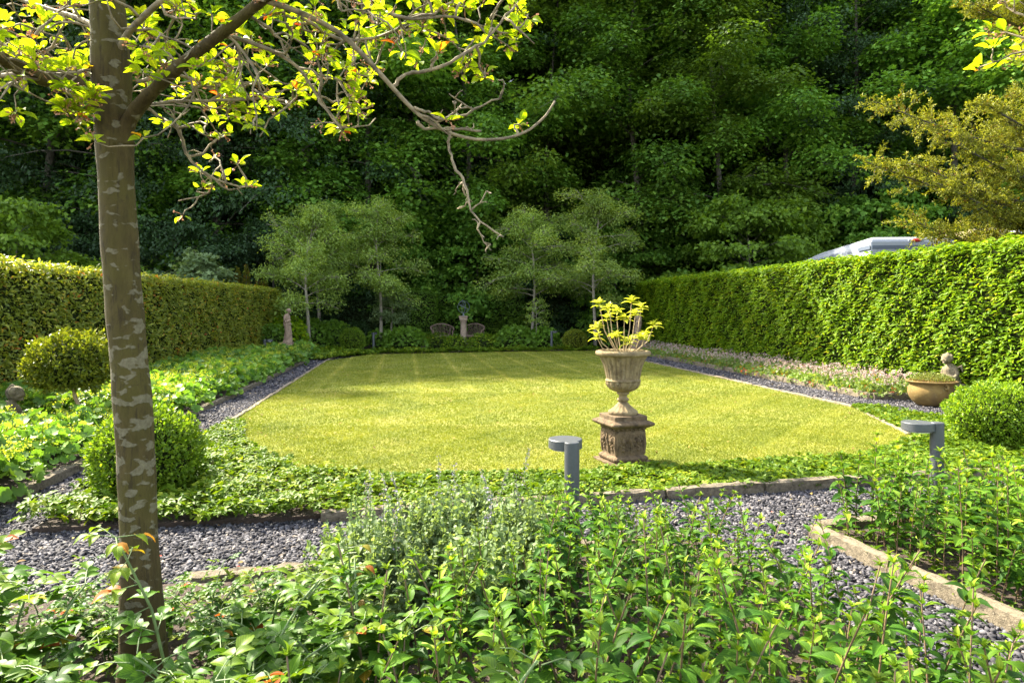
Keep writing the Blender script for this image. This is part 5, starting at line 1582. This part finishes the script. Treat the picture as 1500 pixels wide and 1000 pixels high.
q = MB(); q.blob((1.06, .0, 3.19), (.12, .05, .045), 12); q.build('brake_light', M['red'], van, True)
q = MB(); q.box((1.06, .02, 3.19), (.36, .06, .06)); q.build('light_housing', M['white'], van, bevel=.02)
cu = bpy.data.curves.new('lettering', 'FONT'); cu.body = 'INNOVAN'; cu.size = .125; cu.extrude = .002; cu.space_character = 1.1
lo = bpy.data.objects.new('lettering_curve', cu); C.objects.link(lo)
me = bpy.data.meshes.new_from_object(lo.evaluated_get(bpy.context.evaluated_depsgraph_get())); bpy.data.objects.remove(lo)
me.materials.clear(); me.materials.append(M['greystripe'])
lt = bpy.data.objects.new('lettering', me); C.objects.link(lt); lt.parent = van; lt.rotation_euler = (PI / 2, 0, -PI / 2); lt.location = (-.006, 1.75, 2.965)
for (y_, x_) in ((1.6, .05), (1.6, W - .05), (6.6, .05), (6.6, W - .05)):
    wh = MB(); c_ = (x_, y_, .36)
    wh.tube([(x_ - .11, y_, .36), (x_ + .11, y_, .36)], .35, 24); o = wh.build('wheel', M['rubber'], van, True, bevel=.02)
    rm = MB(); rm.tube([(x_ - .12, y_, .36), (x_ + .12, y_, .36)], .2, 18); rm.build('rim', M['silver'], o)

cv = thing('caravan', 'tan sided caravan behind the right hedge under the yew', 'caravan', (12.35, 18.6, 0), -.1)
q = MB(); side = [(0, .5), (0, 3.35), (.2, 3.72), (1.05, 3.78), (1.2, 3.6), (1.2, .5)]
n = 6; q.add([(y_, 0, z_) for (y_, z_) in side] + [(y_, 5.0, z_) for (y_, z_) in side], [tuple(range(n - 1, -1, -1)), tuple(range(n, 2 * n))] + [(i, (i + 1) % n, (i + 1) % n + n, i + n) for i in range(n)])
q.build('body', M['tan'], cv, bevel=.04)
q = MB(); q.box((.6, -.012, 2.6), (.7, .02, .6)); q.build('window', M['glass'], cv)
for y_ in (2.0, 3.0):
    wh = MB(); wh.tube([(-.02, y_, .33), (.2, y_, .33)], .33, 20); wh.build('wheel', M['rubber'], cv, True)
v2 = thing('delivery_van', 'pale blue grey van with dark side window at the right picture edge', 'van', (13.15, 18.2, 0), -.05)
q = MB(); side = [(0, .4), (0, 2.2), (.25, 3.55), (.5, 3.7), (3.8, 3.75), (4.6, 3.5), (4.6, .4)]
n = 7; q.add([(y_, 0, z_) for (y_, z_) in side] + [(y_, 2.0, z_) for (y_, z_) in side], [tuple(range(n - 1, -1, -1)), tuple(range(n, 2 * n))] + [(i, (i + 1) % n, (i + 1) % n + n, i + n) for i in range(n)])
q.build('body', M['white'], v2, bevel=.04)
for (x0, x1) in ((.45, 1.6), (1.75, 3.0), (3.1, 4.2)):
    q = MB(); q.box(((x0 + x1) / 2, -.008, 3.05), (x1 - x0, .02, .75)); q.build('window', M['glass'], v2, bevel=.01)
for x_ in (.9, 3.7):
    wh = MB(); wh.tube([(x_, -.03, .35), (x_, .2, .35)], .35, 20); wh.build('wheel', M['rubber'], v2, True)

# a few dry leaves lying about
M['dry'] = leafmat('dry leaf', [(0, (.12, .07, .025)), (.5, (.24, .16, .05)), (1, (.34, .27, .06))], .2, .7, .1)
r = np.random.default_rng(710); n = 420
xx = r.uniform(-5.2, 5.2, n); yy = r.uniform(3.4, 17, n) ; zz = np.full(n, .03)
on = inside(LAWN, xx, yy); zz = np.where(on, .09, np.where(inside(MINTBED, xx, yy) | inside(FRONTSTRIP, xx, yy), .07, .042))
fl_ = leafobj('fallen_leaves', leaves(OVATE, np.stack([xx, yy, zz], 1), rv(r, n) * (1, 1, .25), nrm(rv(r, n) * .5 + (0, 0, 1)), r.uniform(.022, .05, n), .6, r.random(n)), M['dry'])
tag(fl_, 'small dry brown and yellow leaves lying on lawn and gravel', 'leaves', kind='stuff')

# fallen red petals on the gravel
r = np.random.default_rng(700); n = 26
xx = r.uniform(-2.6, 3.0, n); yy = 4.35 + .23 * xx + r.uniform(-.35, .35, n)
pt = leafobj('fallen_petals', leaves(OVATE, np.stack([xx, yy, np.full(n, .045)], 1), rv(r, n) * (1, 1, .2), nrm(rv(r, n) * .4 + (0, 0, 1)), .022, .8, r.random(n)), M['scarlet'])
tag(pt, 'tiny fallen red petals scattered on the grey gravel', 'petals', kind='stuff')
